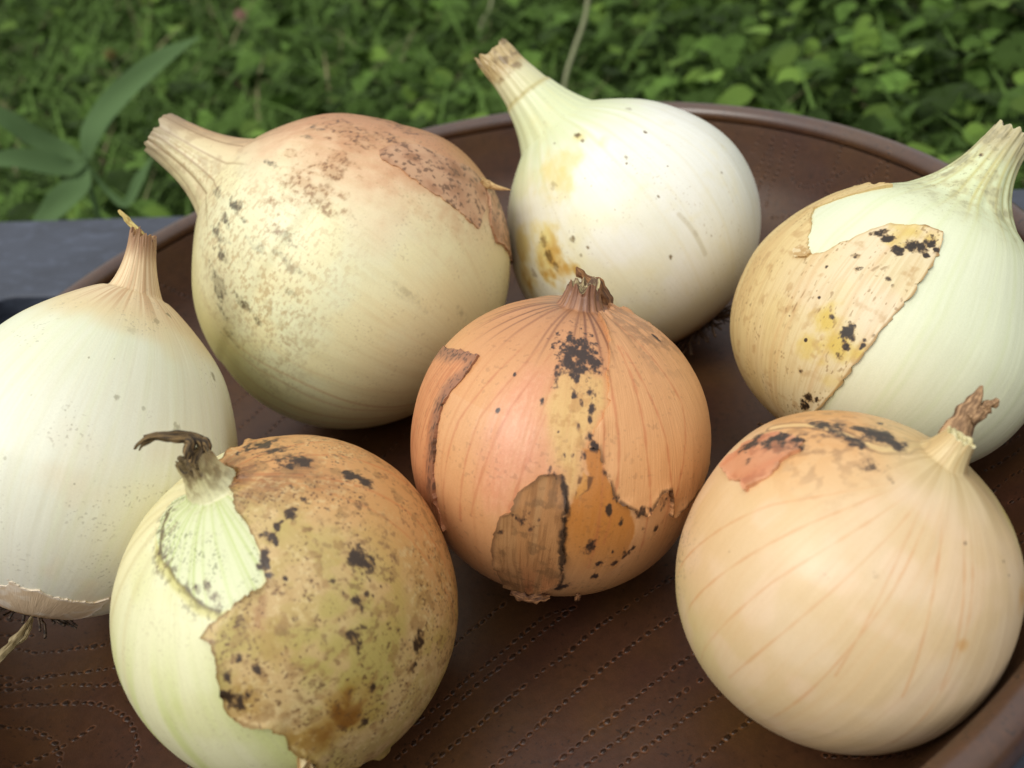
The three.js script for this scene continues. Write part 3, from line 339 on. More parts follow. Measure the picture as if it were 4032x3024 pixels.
  line(P) {                                       // distance in metres to a polyline of [u, v]
    const sv = this.L * this.R, us = P.map(p => p[0]), vs = P.map(p => p[1]), a0 = Math.min(...us) - 0.04, a1 = Math.max(...us) + 0.04, b0 = Math.min(...vs) - 0.04, b1 = Math.max(...vs) + 0.04; return (u, v, r) => { if (u < a0 || u > a1 || v < b0 || v > b1) return 1; const su = 2 * Math.PI * this.R * Math.max(r, 0.12); let m = 1; for (let i = 0; i < P.length - 1; i++) { const ax = (P[i][0] - u) * su, ay = (P[i][1] - v) * sv, dx = (P[i + 1][0] - P[i][0]) * su, dy = (P[i + 1][1] - P[i][1]) * sv, t = clamp(-(ax * dx + ay * dy) / (dx * dx + dy * dy || 1e-12)), ex = ax + dx * t, ey = ay + dy * t; m = Math.min(m, ex * ex + ey * ey); } return Math.sqrt(m); };
  }
  bake(paint, layer, w, h, box = [0, 1, 0, 1]) {
    const d = new Uint8Array(w * h * 4), c = [0, 0, 0], ctx = { o: this }, R = this.R, l = [0, 0, 0];
    for (let j = 0; j < h; j++) {
      const v = lerp(box[2], box[3], (j + 0.5) / h); ctx.v = v; ctx.y = this.at(v, this.ty); ctx.r = this.at(v, this.tr);
      for (let i = 0; i < w; i++) {
        const u = lerp(box[0], box[1], (i + 0.5) / w), U = 2 * Math.PI * (1 - u) - Math.PI / 2; ctx.u = u;
        ctx.X = ctx.r * Math.cos(U) * R * 1000; ctx.Y = ctx.y * R * 1000; ctx.Z = ctx.r * Math.sin(U) * R * 1000; ctx.cu = Math.cos(U); ctx.su = Math.sin(U);   // millimetres
        paint(c, ctx, layer); const q = (j * w + i) * 4; d[q] = clamp(c[0], 0, 1) * 255; d[q + 1] = clamp(c[1], 0, 1) * 255; d[q + 2] = clamp(c[2], 0, 1) * 255; d[q + 3] = 255;
      }
    }
    return tex(d, w, h, true);
  }
  // a sheet of dry skin lying on the bulb: the part of the surface where field(u, v) > 0, lifted, its rim curling and torn
  shell(P, { lift = 0.0005, curl = 0.001, tear = 0.0007, cell = 0.0009, seed = 1, rimY = 1 }) {
    const sd = this.poly(P), su = 2 * Math.PI * this.R, sv = this.L * this.R; let u0 = 9, u1 = -9, v0 = 9, v1 = -9;
    for (const [u, v] of P) { u0 = Math.min(u0, u); u1 = Math.max(u1, u); v0 = Math.min(v0, v); v1 = Math.max(v1, v); }
    u0 -= 0.008; u1 += 0.008; v0 -= 0.008; v1 += 0.008; v0 = Math.max(v0, 0.001); v1 = Math.min(v1, 0.999);
    const nu = Math.ceil((u1 - u0) * su / cell), nv = Math.ceil((v1 - v0) * sv / cell), pos = [], uv = [], sp = [], suv = [];
    const F = new Float32Array((nu + 1) * (nv + 1)), field = (u, v) => { const x = u * su * 1000, y = v * sv * 1000; return sd(u, v) + tear * ((fbm(x * 0.8, y * 0.8, seed, 3) - 0.5) * 2 + 0.8 * (noise(x * 2.6, y * 2.6, seed + 5) - 0.5)); };
    for (let j = 0; j <= nv; j++) for (let i = 0; i <= nu; i++) F[j * (nu + 1) + i] = field(lerp(u0, u1, i / nu), lerp(v0, v1, j / nv));
    const p = new THREE.Vector3(), n = new THREE.Vector3();
    const put = (u, v, f, arr, tarr, down) => { this.S(u, v, p); this.N(u, v, n); const x = u * su * 1000, y = v * sv * 1000; const k = down ? -0.0002 : lift + curl * Math.exp(-Math.max(f, 0) / 0.0016) * ss(0.35, 0.75, noise(x * 0.22, y * 0.22, seed + 11)) + 0.00012 * (noise(x * 0.5, y * 0.15, seed) - 0.5); arr.push(p.x + n.x * k, p.y + n.y * k, p.z + n.z * k); tarr.push((u - u0) / (u1 - u0), (v - v0) / (v1 - v0)); };
    for (let j = 0; j < nv; j++) for (let i = 0; i < nu; i++) {
      const q = [[i, j], [i + 1, j], [i + 1, j + 1], [i, j + 1]].map(([a, b]) => [lerp(u0, u1, a / nu), lerp(v0, v1, b / nv), F[b * (nu + 1) + a]]);
      for (const tri of [[q[0], q[1], q[2]], [q[0], q[2], q[3]]]) {
        const out = [], cut = [];
        for (let k = 0; k < 3; k++) { const a = tri[k], b = tri[(k + 1) % 3]; if (a[2] > 0) out.push(a); if ((a[2] > 0) !== (b[2] > 0)) { const t = a[2] / (a[2] - b[2]), c = [lerp(a[0], b[0], t), lerp(a[1], b[1], t), 0]; out.push(c); cut.push(c); } }
        for (let k = 1; k + 1 < out.length; k++) for (const a of [out[0], out[k], out[k + 1]]) put(a[0], a[1], a[2], pos, uv);
        if (cut.length === 2) { const [a, b] = cut; for (const [c, dn] of [[a, 0], [b, 0], [b, 1], [a, 0], [b, 1], [a, 1]]) put(c[0], c[1], 0, sp, suv, dn); }
      }
    }
    let top = mergeVertices(geom(pos, uv), 1e-6); top.computeVertexNormals(); const rim = geom(sp, suv); rim.computeVertexNormals();
    return { g: mergeGeometries([top.toNonIndexed(), rim]), box: [u0, u1, v0, v1] };
  }
}
const mix = (c, r, g, b, a) => { if (a > 0) { a = a > 1 ? 1 : a; c[0] += (r - c[0]) * a; c[1] += (g - c[1]) * a; c[2] += (b - c[2]) * a; } };
const setc = (c, r, g, b) => { c[0] = r; c[1] = g; c[2] = b; };
// dark or coloured spots: [u, v, radius mm, strength]; el stretches them along the fibres
function spotter(o, list, el = 1, soft = 0.5, rough = 1.3, freq = 1.2) {
  const sv = o.L * o.R * 1000; let lo = 9, hi = -9; for (const s of list) { lo = Math.min(lo, s[1] - s[2] * el * 1.6 / sv); hi = Math.max(hi, s[1] + s[2] * el * 1.6 / sv); }
  return k => {
    if (k.v < lo || k.v > hi) return 0; let m = 0, nz = -1; const per = 2 * Math.PI * Math.max(k.r, 0.1) * o.R * 1000;
    for (const s of list) {
      const dy = (k.v - s[1]) * sv / (s[2] * el); if (dy > 1.6 || dy < -1.6) continue; const dx = (k.u - s[0]) * per / s[2]; if (dx > 1.6 || dx < -1.6) continue;
      if (nz < 0) nz = fbm(k.X * freq, k.Y * freq * (el > 1 ? 0.6 : 1), k.Z * freq, 4) - 0.5;
      const d = Math.sqrt(dx * dx + dy * dy) + rough * nz; const a = s[3] * (1 - ss(1 - soft, 1, d)); if (a > m) m = a;
    }
    return m;
  };
}
// powdery mould or dirt from a soft spot mask: a brownish halo and a broken dark core
function mould(c, k, m, core, halo, ha = 0.5, ca = 0.88) {
  if (m <= 0.01) return; const p = fbm(k.X * 1.1, k.Y * 0.6, k.Z * 1.1, 4), q = noise(k.X * 3.0, k.Y * 1.8, k.Z * 3.0);
  mix(c, halo[0], halo[1], halo[2], ha * ss(0.05, 0.8, m + 0.5 * (p - 0.5))); mix(c, core[0], core[1], core[2], ca * ss(0.2, 0.9, m + 1.15 * (p - 0.5) + 0.5 * (q - 0.5)));
}
// thin lines that run from root to neck along the given u, as [u, weight]
function veiner(list, width, wob) {
  const bins = [...Array(128)].map((_, i) => list.filter(([u]) => { const d = Math.abs((i + 0.5) / 128 - u); return Math.min(d, 1 - d) < 0.012 + wob; }));
  return k => { let m = 0; for (const [u, w] of bins[(k.u * 128) & 127]) { let du = k.u - u; du -= Math.round(du); if (Math.abs(du) > 0.02 + wob) continue; du = (du - wob * (noise(k.v * 5, u * 40, 3) - 0.5) - wob * 0.3 * (noise(k.v * 16, u * 40, 5) - 0.5)) * 6.283 * k.r * k.o.R * 1000; if (du > 3 * width || du < -3 * width) continue; const a = w * Math.exp(-(du * du) / (width * width)); if (a > m) m = a; } return m; };
}
const fibre = (k, fu = 60, fv = 0.1, s = 0) => noise(k.cu * fu * 0.5 + 50, k.su * fu * 0.5 + 50, k.Y * fv + s);
const grain = k => h3((k.u * 4096) | 0, (k.v * 2048) | 0, 7) - 0.5;

const fibreBump = (() => {
  const w = 1024, h = 512, d = new Uint8Array(w * h * 4);
  for (let j = 0; j < h; j++) for (let i = 0; i < w; i++) { const a = i / w * 2 * Math.PI, q = (j * w + i) * 4; const n = 0.5 * noise(60 * Math.cos(a) + 70, 60 * Math.sin(a) + 70, j / 40) + 0.3 * noise(28 * Math.cos(a) + 40, 28 * Math.sin(a) + 40, j / 22) + 0.2 * h3(i, j, 2); d[q] = d[q + 1] = d[q + 2] = 255 * n; d[q + 3] = 255; }
  return tex(d, w, h);
})();
const flesh = (map, rough = 0.43, bump = 0.00006) => new THREE.MeshPhysicalMaterial({ map, roughness: rough, bumpMap: fibreBump, bumpScale: bump, clearcoat: 0.13, clearcoatRoughness: 0.44 });
const papery = (map, rough = 0.5) => new THREE.MeshPhysicalMaterial({ map, roughness: rough, bumpMap: fibreBump, bumpScale: 0.0001, side: THREE.DoubleSide });

function ribbon(pts, o, { thick = 0.0004, wr = 0.35, seed = 1, curl = 0.3 }) {   // a withered strip through [x, y, z, width] in mm about the onion's base
  const C = new THREE.CatmullRomCurve3(pts.map(p => new THREE.Vector3(p[0], p[1], p[2]).multiplyScalar(0.001)), false, 'centripetal'), n = 40, m = 10, pos = [], uv = [], idx = [], toCam = new THREE.Vector3(), side = new THREE.Vector3(), nn = new THREE.Vector3(), p = new THREE.Vector3(), t = new THREE.Vector3();
  const face = new THREE.Vector3(0.0, 0.6, 0.8);
  for (let i = 0; i <= n; i++) {
    const k = i / n; C.getPoint(k, p); C.getTangent(k, t); const f = k * (pts.length - 1), a = Math.min(pts.length - 2, f | 0), w = lerp(pts[a][3], pts[a + 1][3], f - a) * 0.0005;
    side.crossVectors(face, t).normalize(); nn.crossVectors(t, side).normalize();
    for (let j = 0; j <= m; j++) {
      const s = j / m * 2 - 1, ww = w * (1 + wr * (noise(k * 9, s > 0 ? 3 : 8, seed) - 0.5) * 2), bow = -curl * w * (s * s) + wr * w * 0.6 * (noise(k * 7, s * 2.2 + 5, seed + 4) - 0.5) * 2;
      for (const top of [1, 0]) { const z = bow + (top ? 0.5 : -0.5) * thick; pos.push(p.x + side.x * ww * s + nn.x * z, p.y + side.y * ww * s + nn.y * z, p.z + side.z * ww * s + nn.z * z); uv.push(j / m, k); }
    }
  }
  const id = (i, j, top) => (i * (m + 1) + j) * 2 + (top ? 0 : 1);
  for (let i = 0; i < n; i++) { for (let j = 0; j < m; j++) { idx.push(id(i, j, 1), id(i, j + 1, 1), id(i + 1, j, 1), id(i, j + 1, 1), id(i + 1, j + 1, 1), id(i + 1, j, 1)); idx.push(id(i, j, 0), id(i + 1, j, 0), id(i, j + 1, 0), id(i, j + 1, 0), id(i + 1, j, 0), id(i + 1, j + 1, 0)); }
    for (const j of [0, m]) idx.push(id(i, j, 1), id(i + 1, j, 1), id(i, j, 0), id(i, j, 0), id(i + 1, j, 1), id(i + 1, j, 0)); }
  const g = geom(pos, uv, idx); g.computeVertexNormals(); return g;
}
function driedTex(c1, c2, seed) {
  const w = 128, h = 256, d = new Uint8Array(w * h * 4);
  for (let j = 0; j < h; j++) for (let i = 0; i < w; i++) { const q = (j * w + i) * 4, n = clamp(0.65 * fbm(i / 7, j / 60, seed, 3) + 0.5 * fbm(i / 18, j / 18, seed + 3, 3) - 0.1); for (let k = 0; k < 3; k++) d[q + k] = 255 * lerp(c1[k], c2[k], ss(0.25, 0.75, n)); d[q + 3] = 255; }
  return tex(d, w, h, true);
}
const dried = (c1, c2, seed, r = 0.75) => new THREE.MeshPhysicalMaterial({ map: driedTex(c1, c2, seed), roughness: r, side: THREE.DoubleSide });

function buildOnion(o, name, label, paint, { rough, bump, capColor = [[0.5, 0.42, 0.28], [0.78, 0.72, 0.52]] } = {}) {
  const g = thing(name, label, 'onion', [o.C[0], 0, o.C[2]]), m = flesh(o.bake(paint, 'bulb', 1408, 704), rough, bump);
  let vn = 0.5; for (let v = 0.5; v < 1; v += 0.002) if (o.at(v, o.ty) < o.yn) vn = v;
  mesh('bulb', o.strip(0.0005, vn, 224, 170), m, g);
  g.userData.group = 'onions lying in the brown bowl';
  g.neck = mesh('neck', o.strip(vn, 1, 224, 80), m, g);
  mesh('neck_tip', o.cap(), dried(capColor[0], capColor[1], o.seed), g.neck);
  return g;
}
function addSkin(o, g, name, P, paint, layer, opts, mat = {}, label) { const { g: s, box } = o.shell(P, opts); const q = mat.res ?? 768; return mesh(name, s, papery(o.bake(paint, layer, q, q, box), mat.rough), g, label); }
function rootTuft(o, g, n, len, seed, spread = 0.9, cols = [[0.10, 0.08, 0.07], [0.36, 0.30, 0.25]]) {
  const R = rng(seed), gs = [], [ex, ax, ez] = o.e, base = o.S(0, 0.0005);
  for (let i = 0; i < n; i++) {
    const a = R() * 6.283, rr = o.R * 0.16 * Math.sqrt(R()), L = len * (0.4 + 0.8 * R()), pts = []; const d = new THREE.Vector3().addScaledVector(ex, Math.cos(a)).addScaledVector(ez, Math.sin(a));
    const k1 = (R() - 0.5) * 1.6, k2 = (R() - 0.5) * 1.6;
    for (let k = 0; k <= 4; k++) { const t = k / 4; const p = base.clone().addScaledVector(ax, 0.002 - L * t * (0.45 + 0.3 * R())).addScaledVector(d, rr + spread * L * t * t + 0.0012 * (R() - 0.5)).addScaledVector(ex, k1 * L * t * t).addScaledVector(ez, k2 * L * t * t); p.y = Math.max(p.y, 0.0046); pts.push(p); }
    gs.push(new THREE.TubeGeometry(new THREE.CatmullRomCurve3(pts), 8, 0.00022 + 0.00025 * R(), 4));
  }
  const disc = new THREE.SphereGeometry(o.R * 0.15, 20, 10); disc.scale(1, 0.35, 1); disc.applyMatrix4(new THREE.Matrix4().makeBasis(ex, ax, ez)); disc.translate(base.x + ax.x * 0.001, base.y + ax.y * 0.001, base.z + ax.z * 0.001); gs.push(disc);
  return mesh('root_tuft', mergeGeometries(gs.map(x => { const y = x.toNonIndexed(); return y; })), dried(cols[0], cols[1], seed), g);
}
const longer = l => { const a = [...l].sort((p, q) => p[1] - q[1]), n = a.length - 1, e = (p, q, d) => [p[0] + (p[0] - q[0]) * d / Math.max(0.03, Math.abs(p[1] - q[1])), p[1] + Math.sign(p[1] - q[1]) * d]; return [e(a[0], a[1], 0.12), ...a, e(a[n], a[n - 1], 0.1)]; };
const around = (n, seed, jit = 0.5, wmin = 0.3) => { const R = rng(seed), a = []; for (let i = 0; i < n; i++) a.push([(i + jit * (R() - 0.5) * 2) / n, wmin + (1 - wmin) * R()]); return a; };
const neckK = (o, k, a = 0.75, b = 1.1) => ss(a, b, k.y / o.au);

// ---- the pale onion at the left with a dry pointed neck
{
  const o = new Onion('O1', 11, { rib: 0.016, tipWrinkle: 0.07, ragged: 0.04, dish: 0.1 }), M = o.M, dirt = spotter(o, M.dirt, 1.2, 0.6, 1.6, 1.5), rs = o.poly(M.rootskin.concat([[0.68, 0.02], [0.3, 0.02]])), vs = veiner(around(40, 3), 0.7, 0.01);
  const paint = (c, k) => {
    const n = fbm(k.X / 14, k.Y / 14, k.Z / 14, 3), f = fibre(k, 34, 0.03), ff = fibre(k, 150, 0.12, 4);
    setc(c, 0.91, 0.905, 0.815); mix(c, 0.83, 0.855, 0.68, 0.5 * ss(0.2, 0.75, k.y + 0.3 * (n - 0.5)) * (0.5 + 0.5 * f)); mix(c, 0.93, 0.91, 0.84, 0.8 * ss(0.1, -0.8, k.y)); mix(c, 0.93, 0.82, 0.66, 0.5 * ss(0.55, 0.8, n) * ss(0.5, -0.4, k.y));
    mix(c, 0.86, 0.87, 0.70, 0.25 * vs(k)); mix(c, 0.84, 0.80, 0.64, 0.099 * ss(0.5, 0.8, ff));
    mix(c, 0.86, 0.74, 0.52, 0.65 * ss(0.66, 0.92, k.y + 0.25 * (n - 0.5))); const nk = ss(0.85, 1.02, k.y + 0.06 * (f - 0.5)); mix(c, 0.875, 0.78, 0.61, 0.9 * nk); mix(c, 0.70, 0.53, 0.36, nk * 0.5 * ss(0.45, 0.75, fibre(k, 46, 0.05, 9))); mix(c, 0.52, 0.36, 0.24, ss(1.2, 1.38, k.y) * 0.7);
    const sp = ss(0.76, 0.9, noise(k.X * 2, k.Y * 2, k.Z * 2)) * ss(0.52, 0.72, fbm(k.X / 9, k.Y / 9, k.Z / 9 + 4, 2)); mix(c, 0.5, 0.46, 0.38, 0.28 * sp);
    mix(c, 0.36, 0.33, 0.22, 0.8 * dirt(k));
    mix(c, 0.56, 0.45, 0.2, 0.55 * ss(0.70, 0.745, k.u + 0.05 * (n - 0.5)) * ss(0.85, 0.78, k.u) * ss(0.7, 0.1, k.y) * ss(-0.9, -0.4, k.y));
    mix(c, 0.80, 0.64, 0.40, 0.7 * ss(-0.86, -0.97, k.y)); const g = grain(k) * 0.025; c[0] += g; c[1] += g; c[2] += g;
  };
  const g = buildOnion(o, 'onion', 'pale cream onion at the left edge with dry pointed tan neck and dark roots', paint, { rough: 0.5, capColor: [[0.45, 0.3, 0.2], [0.7, 0.55, 0.36]] });
  const skinP = (c, k) => { const n = fbm(k.X / 4, k.Y / 4, k.Z / 4, 4), e = rs(k.u, k.v); setc(c, 0.86, 0.755, 0.62); mix(c, 0.93, 0.87, 0.79, 0.8 * ss(0.55, 0.75, n)); mix(c, 0.66, 0.47, 0.22, ss(0.12, 0.06, k.v + 0.05 * (n - 0.5)) * 0.8); mix(c, 0.95, 0.92, 0.88, 0.5 * ss(0.0009, 0.0, e)); };
  addSkin(o, g, 'dry_skin', M.rootskin.concat([[0.68, 0.03], [0.3, 0.03]]), skinP, 'skin', { lift: 0.00016, curl: 0.0002, tear: 0.0009, seed: 3 }, {}, 'peeling pinkish tan skin round the roots');
  rootTuft(o, g, 46, 0.006, 4, 0.7, [[0.13, 0.10, 0.08], [0.46, 0.38, 0.30]]);
  mesh('neck_thread', ribbon(RIBBONS.O1_fil, o, { thick: 0.0008, seed: 2, curl: 0.5 }), dried([0.62, 0.5, 0.26], [0.82, 0.76, 0.48], 3), g.neck);
  const lf = dried([0.42, 0.36, 0.24], [0.62, 0.56, 0.42], 8);
  for (const r of ['O1_leaf', 'O1_leaf2']) mesh('withered_leaf', ribbon(RIBBONS[r], o, { thick: 0.0004, seed: 6, curl: 0.6 }), lf, g);
}
// ---- the biggest onion, brown and dirty on its upper side
{
  const o = new Onion('O2', 23, { rib: 0.018, tipWrinkle: 0.03, ragged: 0.025 }), M = o.M, dirt = spotter(o, M.dirt.map((d, i) => [d[0], d[1], d[2] * (1 + 0.5 * ((i * 7) % 5) / 5), d[3] * (0.65 + 0.35 * ((i * 3) % 4) / 3)]), 2.6, 0.9, 2.0, 0.7), brown = spotter(o, M.brown, 2.2, 0.9, 2.2, 0.55), vs = veiner(around(34, 9), 0.55, 0.02), neckV = veiner(around(15, 4, 0.5, 0.3), 0.34, 0.012);
  const paint = (c, k) => {
    const n = fbm(k.X / 13, k.Y / 13, k.Z / 13, 3), m = fbm(k.X / 3, k.Y / 3, k.Z / 3, 4), f = fibre(k, 40, 0.03), ff = fibre(k, 170, 0.15, 4), h = fbm(k.X / 1.3, k.Y / 0.8, k.Z / 1.3, 3);
    setc(c, 0.91, 0.885, 0.70); mix(c, 0.90, 0.905, 0.75, 0.8 * ss(0.35, 0.6, n) * ss(-0.9, 0, k.y)); mix(c, 0.87, 0.79, 0.59, 0.6 * ss(-0.2, -0.9, k.y + 0.3 * (n - 0.5)));
    mix(c, 0.80, 0.76, 0.44, 0.75 * ss(0.40, 0.31, k.u + 0.05 * (n - 0.5)) * ss(-0.4, 0.3, k.y)); mix(c, 0.89, 0.72, 0.56, 0.8 * ss(0.48, 0.63, k.u + 0.12 * (n - 0.5)) * ss(-0.45, 0.2, k.y)); mix(c, 0.86, 0.80, 0.60, 0.5 * ss(0.52, 0.40, k.u) * ss(0.2, 0.6, k.y));
    mix(c, 0.73, 0.51, 0.34, 0.9 * ss(0.545, 0.675, k.u + 0.07 * (m - 0.5) + 0.05 * (n - 0.5)) * ss(-0.7, -0.2, k.y));
    mix(c, 0.80, 0.73, 0.52, 0.12 * ss(0.5, 0.85, ff)); mix(c, 0.70, 0.50, 0.32, 0.5 * vs(k) * ss(0.42, 0.34, k.u) * ss(0.5, -0.2, k.y)); mix(c, 0.80, 0.66, 0.46, 0.10 * vs(k));
    const nk = neckK(o, k, 0.7, 1.15); mix(c, 0.84, 0.78, 0.60, 0.7 * nk); mix(c, 0.50, 0.38, 0.25, 0.7 * ss(0.75, 1.0, k.y) * neckV(k)); mix(c, 0.62, 0.46, 0.30, 0.6 * nk * ss(0.58, 0.72, k.u)); mix(c, 0.62, 0.52, 0.38, 0.35 * ss(0.5, 0.7, m) * nk); mix(c, 0.56, 0.49, 0.40, 0.5 * ss(o.yt - 0.25, o.yt, k.y));
    const dy = ss(0.33, 0.37, k.u + 0.04 * (n - 0.5)) * ss(0.48, 0.42, k.u) * ss(-0.3, 0.0, k.y) * ss(1.0, 0.6, k.y); mix(c, 0.58, 0.48, 0.31, 0.26 * dy * ss(0.46, 0.75, 0.5 * m + 0.5 * h)); mix(c, 0.66, 0.52, 0.34, 0.35 * ss(0.36, 0.44, k.u) * ss(0.56, 0.48, k.u) * ss(-0.2, 0.2, k.y) * ss(0.54, 0.72, h));
    const br = brown(k); mix(c, 0.52, 0.35, 0.20, 0.75 * br * ss(0.45, 0.66, h)); mix(c, 0.60, 0.40, 0.22, 0.35 * br); mix(c, 0.28, 0.19, 0.12, 0.8 * br * ss(0.56, 0.74, h) * (0.5 + 0.5 * ss(0.58, 0.64, k.u)));
    const dt = dirt(k); mix(c, 0.30, 0.26, 0.17, 0.5 * dt); mix(c, 0.20, 0.17, 0.12, 0.75 * dt * ss(0.42, 0.6, h));
    const sp = ss(0.74, 0.88, noise(k.X * 1.9, k.Y * 1.9, k.Z * 1.9)) * ss(0.46, 0.64, fbm(k.X / 6, k.Y / 6, k.Z / 6 + 4, 2)); mix(c, 0.42, 0.32, 0.2, sp * (0.14 + 0.36 * ss(0.58, 0.68, k.u)));
    const g = grain(k) * 0.03; c[0] += g; c[1] += g; c[2] += g;
  };
  const g = buildOnion(o, 'onion', 'largest onion, pale with brown stained top and thick cut neck pointing left', paint, { rough: 0.42, capColor: [[0.4, 0.33, 0.25], [0.72, 0.66, 0.52]] });
  const skin = (c, k) => { const n = fbm(k.X / 5, k.Y / 5, k.Z / 5, 3), m = fbm(k.X * 0.9, k.Y * 0.9, k.Z * 0.9, 3); setc(c, 0.73, 0.55, 0.41); mix(c, 0.82, 0.66, 0.51, 0.6 * ss(0.45, 0.7, n)); mix(c, 0.56, 0.38, 0.24, 0.6 * ss(0.5, 0.3, n)); mix(c, 0.34, 0.24, 0.16, 0.6 * ss(0.58, 0.74, m)); mix(c, 0.24, 0.16, 0.1, 0.6 * ss(0.66, 0.74, k.u + 0.1 * (n - 0.5)) * ss(0.4, 0.6, m)); };
  addSkin(o, g, 'dry_skin', M.skin, skin, 'skin', { lift: 0.00022, curl: 0.0003, seed: 21, tear: 0.0006 }, {}, 'brown papery skin patch on the upper right');
  const e = M.skin2; addSkin(o, g, 'dry_skin', e.concat([[0.84, 0.2], [0.84, 0.38]]), skin, 'skin', { lift: 0.0005, curl: 0.0006, seed: 24 }, {}, 'speckled brown skin at the right edge');
  mesh('skin_curl', ribbon(RIBBONS.O2_curl, o, { thick: 0.0003, seed: 3, curl: 0.6 }), dried([0.62, 0.46, 0.28], [0.82, 0.7, 0.48], 5), g);
}
// ---- the white onion at the back
{
  const o = new Onion('O3', 37, { rib: 0.012, tipWrinkle: 0.07, ragged: 0.05, step: 1.33 }), M = o.M, dirt = spotter(o, M.dirt, 1.3, 0.6, 1.5, 1.6), stain = spotter(o, M.stain, 1.3, 0.95, 1.2, 0.22), vs = veiner(around(46, 2), 0.6, 0.008), st = o.line(M.streak);
  const paint = (c, k) => {
    const n = fbm(k.X / 12, k.Y / 12, k.Z / 12, 3), m = fbm(k.X / 2.5, k.Y / 2.5, k.Z / 2.5, 3), f = fibre(k, 40, 0.03), ff = fibre(k, 170, 0.15, 4);
    setc(c, 0.91, 0.908, 0.85); mix(c, 0.90, 0.87, 0.68, 0.7 * ss(0.53, 0.36, k.u + 0.1 * (n - 0.5))); mix(c, 0.93, 0.925, 0.88, 0.5 * ss(0.4, 0.65, n)); mix(c, 0.88, 0.82, 0.66, 0.6 * ss(-0.3, -0.9, k.y));
    mix(c, 0.81, 0.845, 0.63, 0.75 * ss(0.55, 1.05, k.y + 0.2 * (f - 0.5)) * ss(1.6, 1.2, k.y)); mix(c, 0.77, 0.81, 0.56, 0.28 * vs(k) * ss(0.4, 0.9, k.y)); mix(c, 0.83, 0.82, 0.68, 0.088 * ss(0.5, 0.8, ff)); mix(c, 0.86, 0.82, 0.66, 0.2 * vs(k));
    const s = stain(k), f2 = fibre(k, 26, 0.05, 7); mix(c, 0.875, 0.80, 0.49, 0.85 * ss(0.0, 0.75, s + 0.5 * (fbm(k.X / 4, k.Y / 4, k.Z / 4, 3) - 0.5))); mix(c, 0.72, 0.50, 0.17, 0.8 * ss(0.12, 0.65, s) * ss(0.33, 0.58, m * 0.5 + f2 * 0.5) * ss(0.45, 0.1, k.y)); mix(c, 0.50, 0.33, 0.12, 0.7 * ss(0.5, 0.9, s) * ss(0.55, 0.72, m) * ss(0.3, 0.0, k.y));
    mix(c, 0.76, 0.73, 0.62, 0.5 * ss(0.0011, 0.0003, st(k.u, k.v, k.r))); mix(c, 0.32, 0.24, 0.12, 0.95 * dirt(k) * (0.6 + 0.4 * ss(0.4, 0.6, m)));
    const sp = ss(0.8, 0.92, noise(k.X * 2, k.Y * 2, k.Z * 2)) * ss(0.56, 0.72, fbm(k.X / 7, k.Y / 7, k.Z / 7 + 4, 2)); mix(c, 0.55, 0.47, 0.33, 0.25 * sp);
    const tp = ss(1.5, 1.62, k.y + 0.1 * (m - 0.5)); mix(c, 0.80, 0.77, 0.56, 0.6 * ss(1.3, 1.36, k.y + 0.04 * (n - 0.5))); mix(c, 0.70, 0.60, 0.40, 0.85 * tp); mix(c, 0.42, 0.34, 0.22, 0.7 * tp * ss(0.5, 0.72, m)); mix(c, 0.66, 0.6, 0.36, 0.6 * Math.exp(-Math.pow((k.y - 1.345) / 0.018, 2)));
    mix(c, 0.6, 0.45, 0.25, 0.8 * ss(-0.82, -0.95, k.y)); const g = grain(k) * 0.022; c[0] += g; c[1] += g; c[2] += g;
  };
  const g = buildOnion(o, 'onion', 'smooth white onion at the back with a tall thick neck leaning left', paint, { rough: 0.38, capColor: [[0.42, 0.32, 0.2], [0.74, 0.66, 0.46]] });
  rootTuft(o, g, 70, 0.008, 24, 0.9, [[0.16, 0.1, 0.06], [0.45, 0.33, 0.2]]);
}
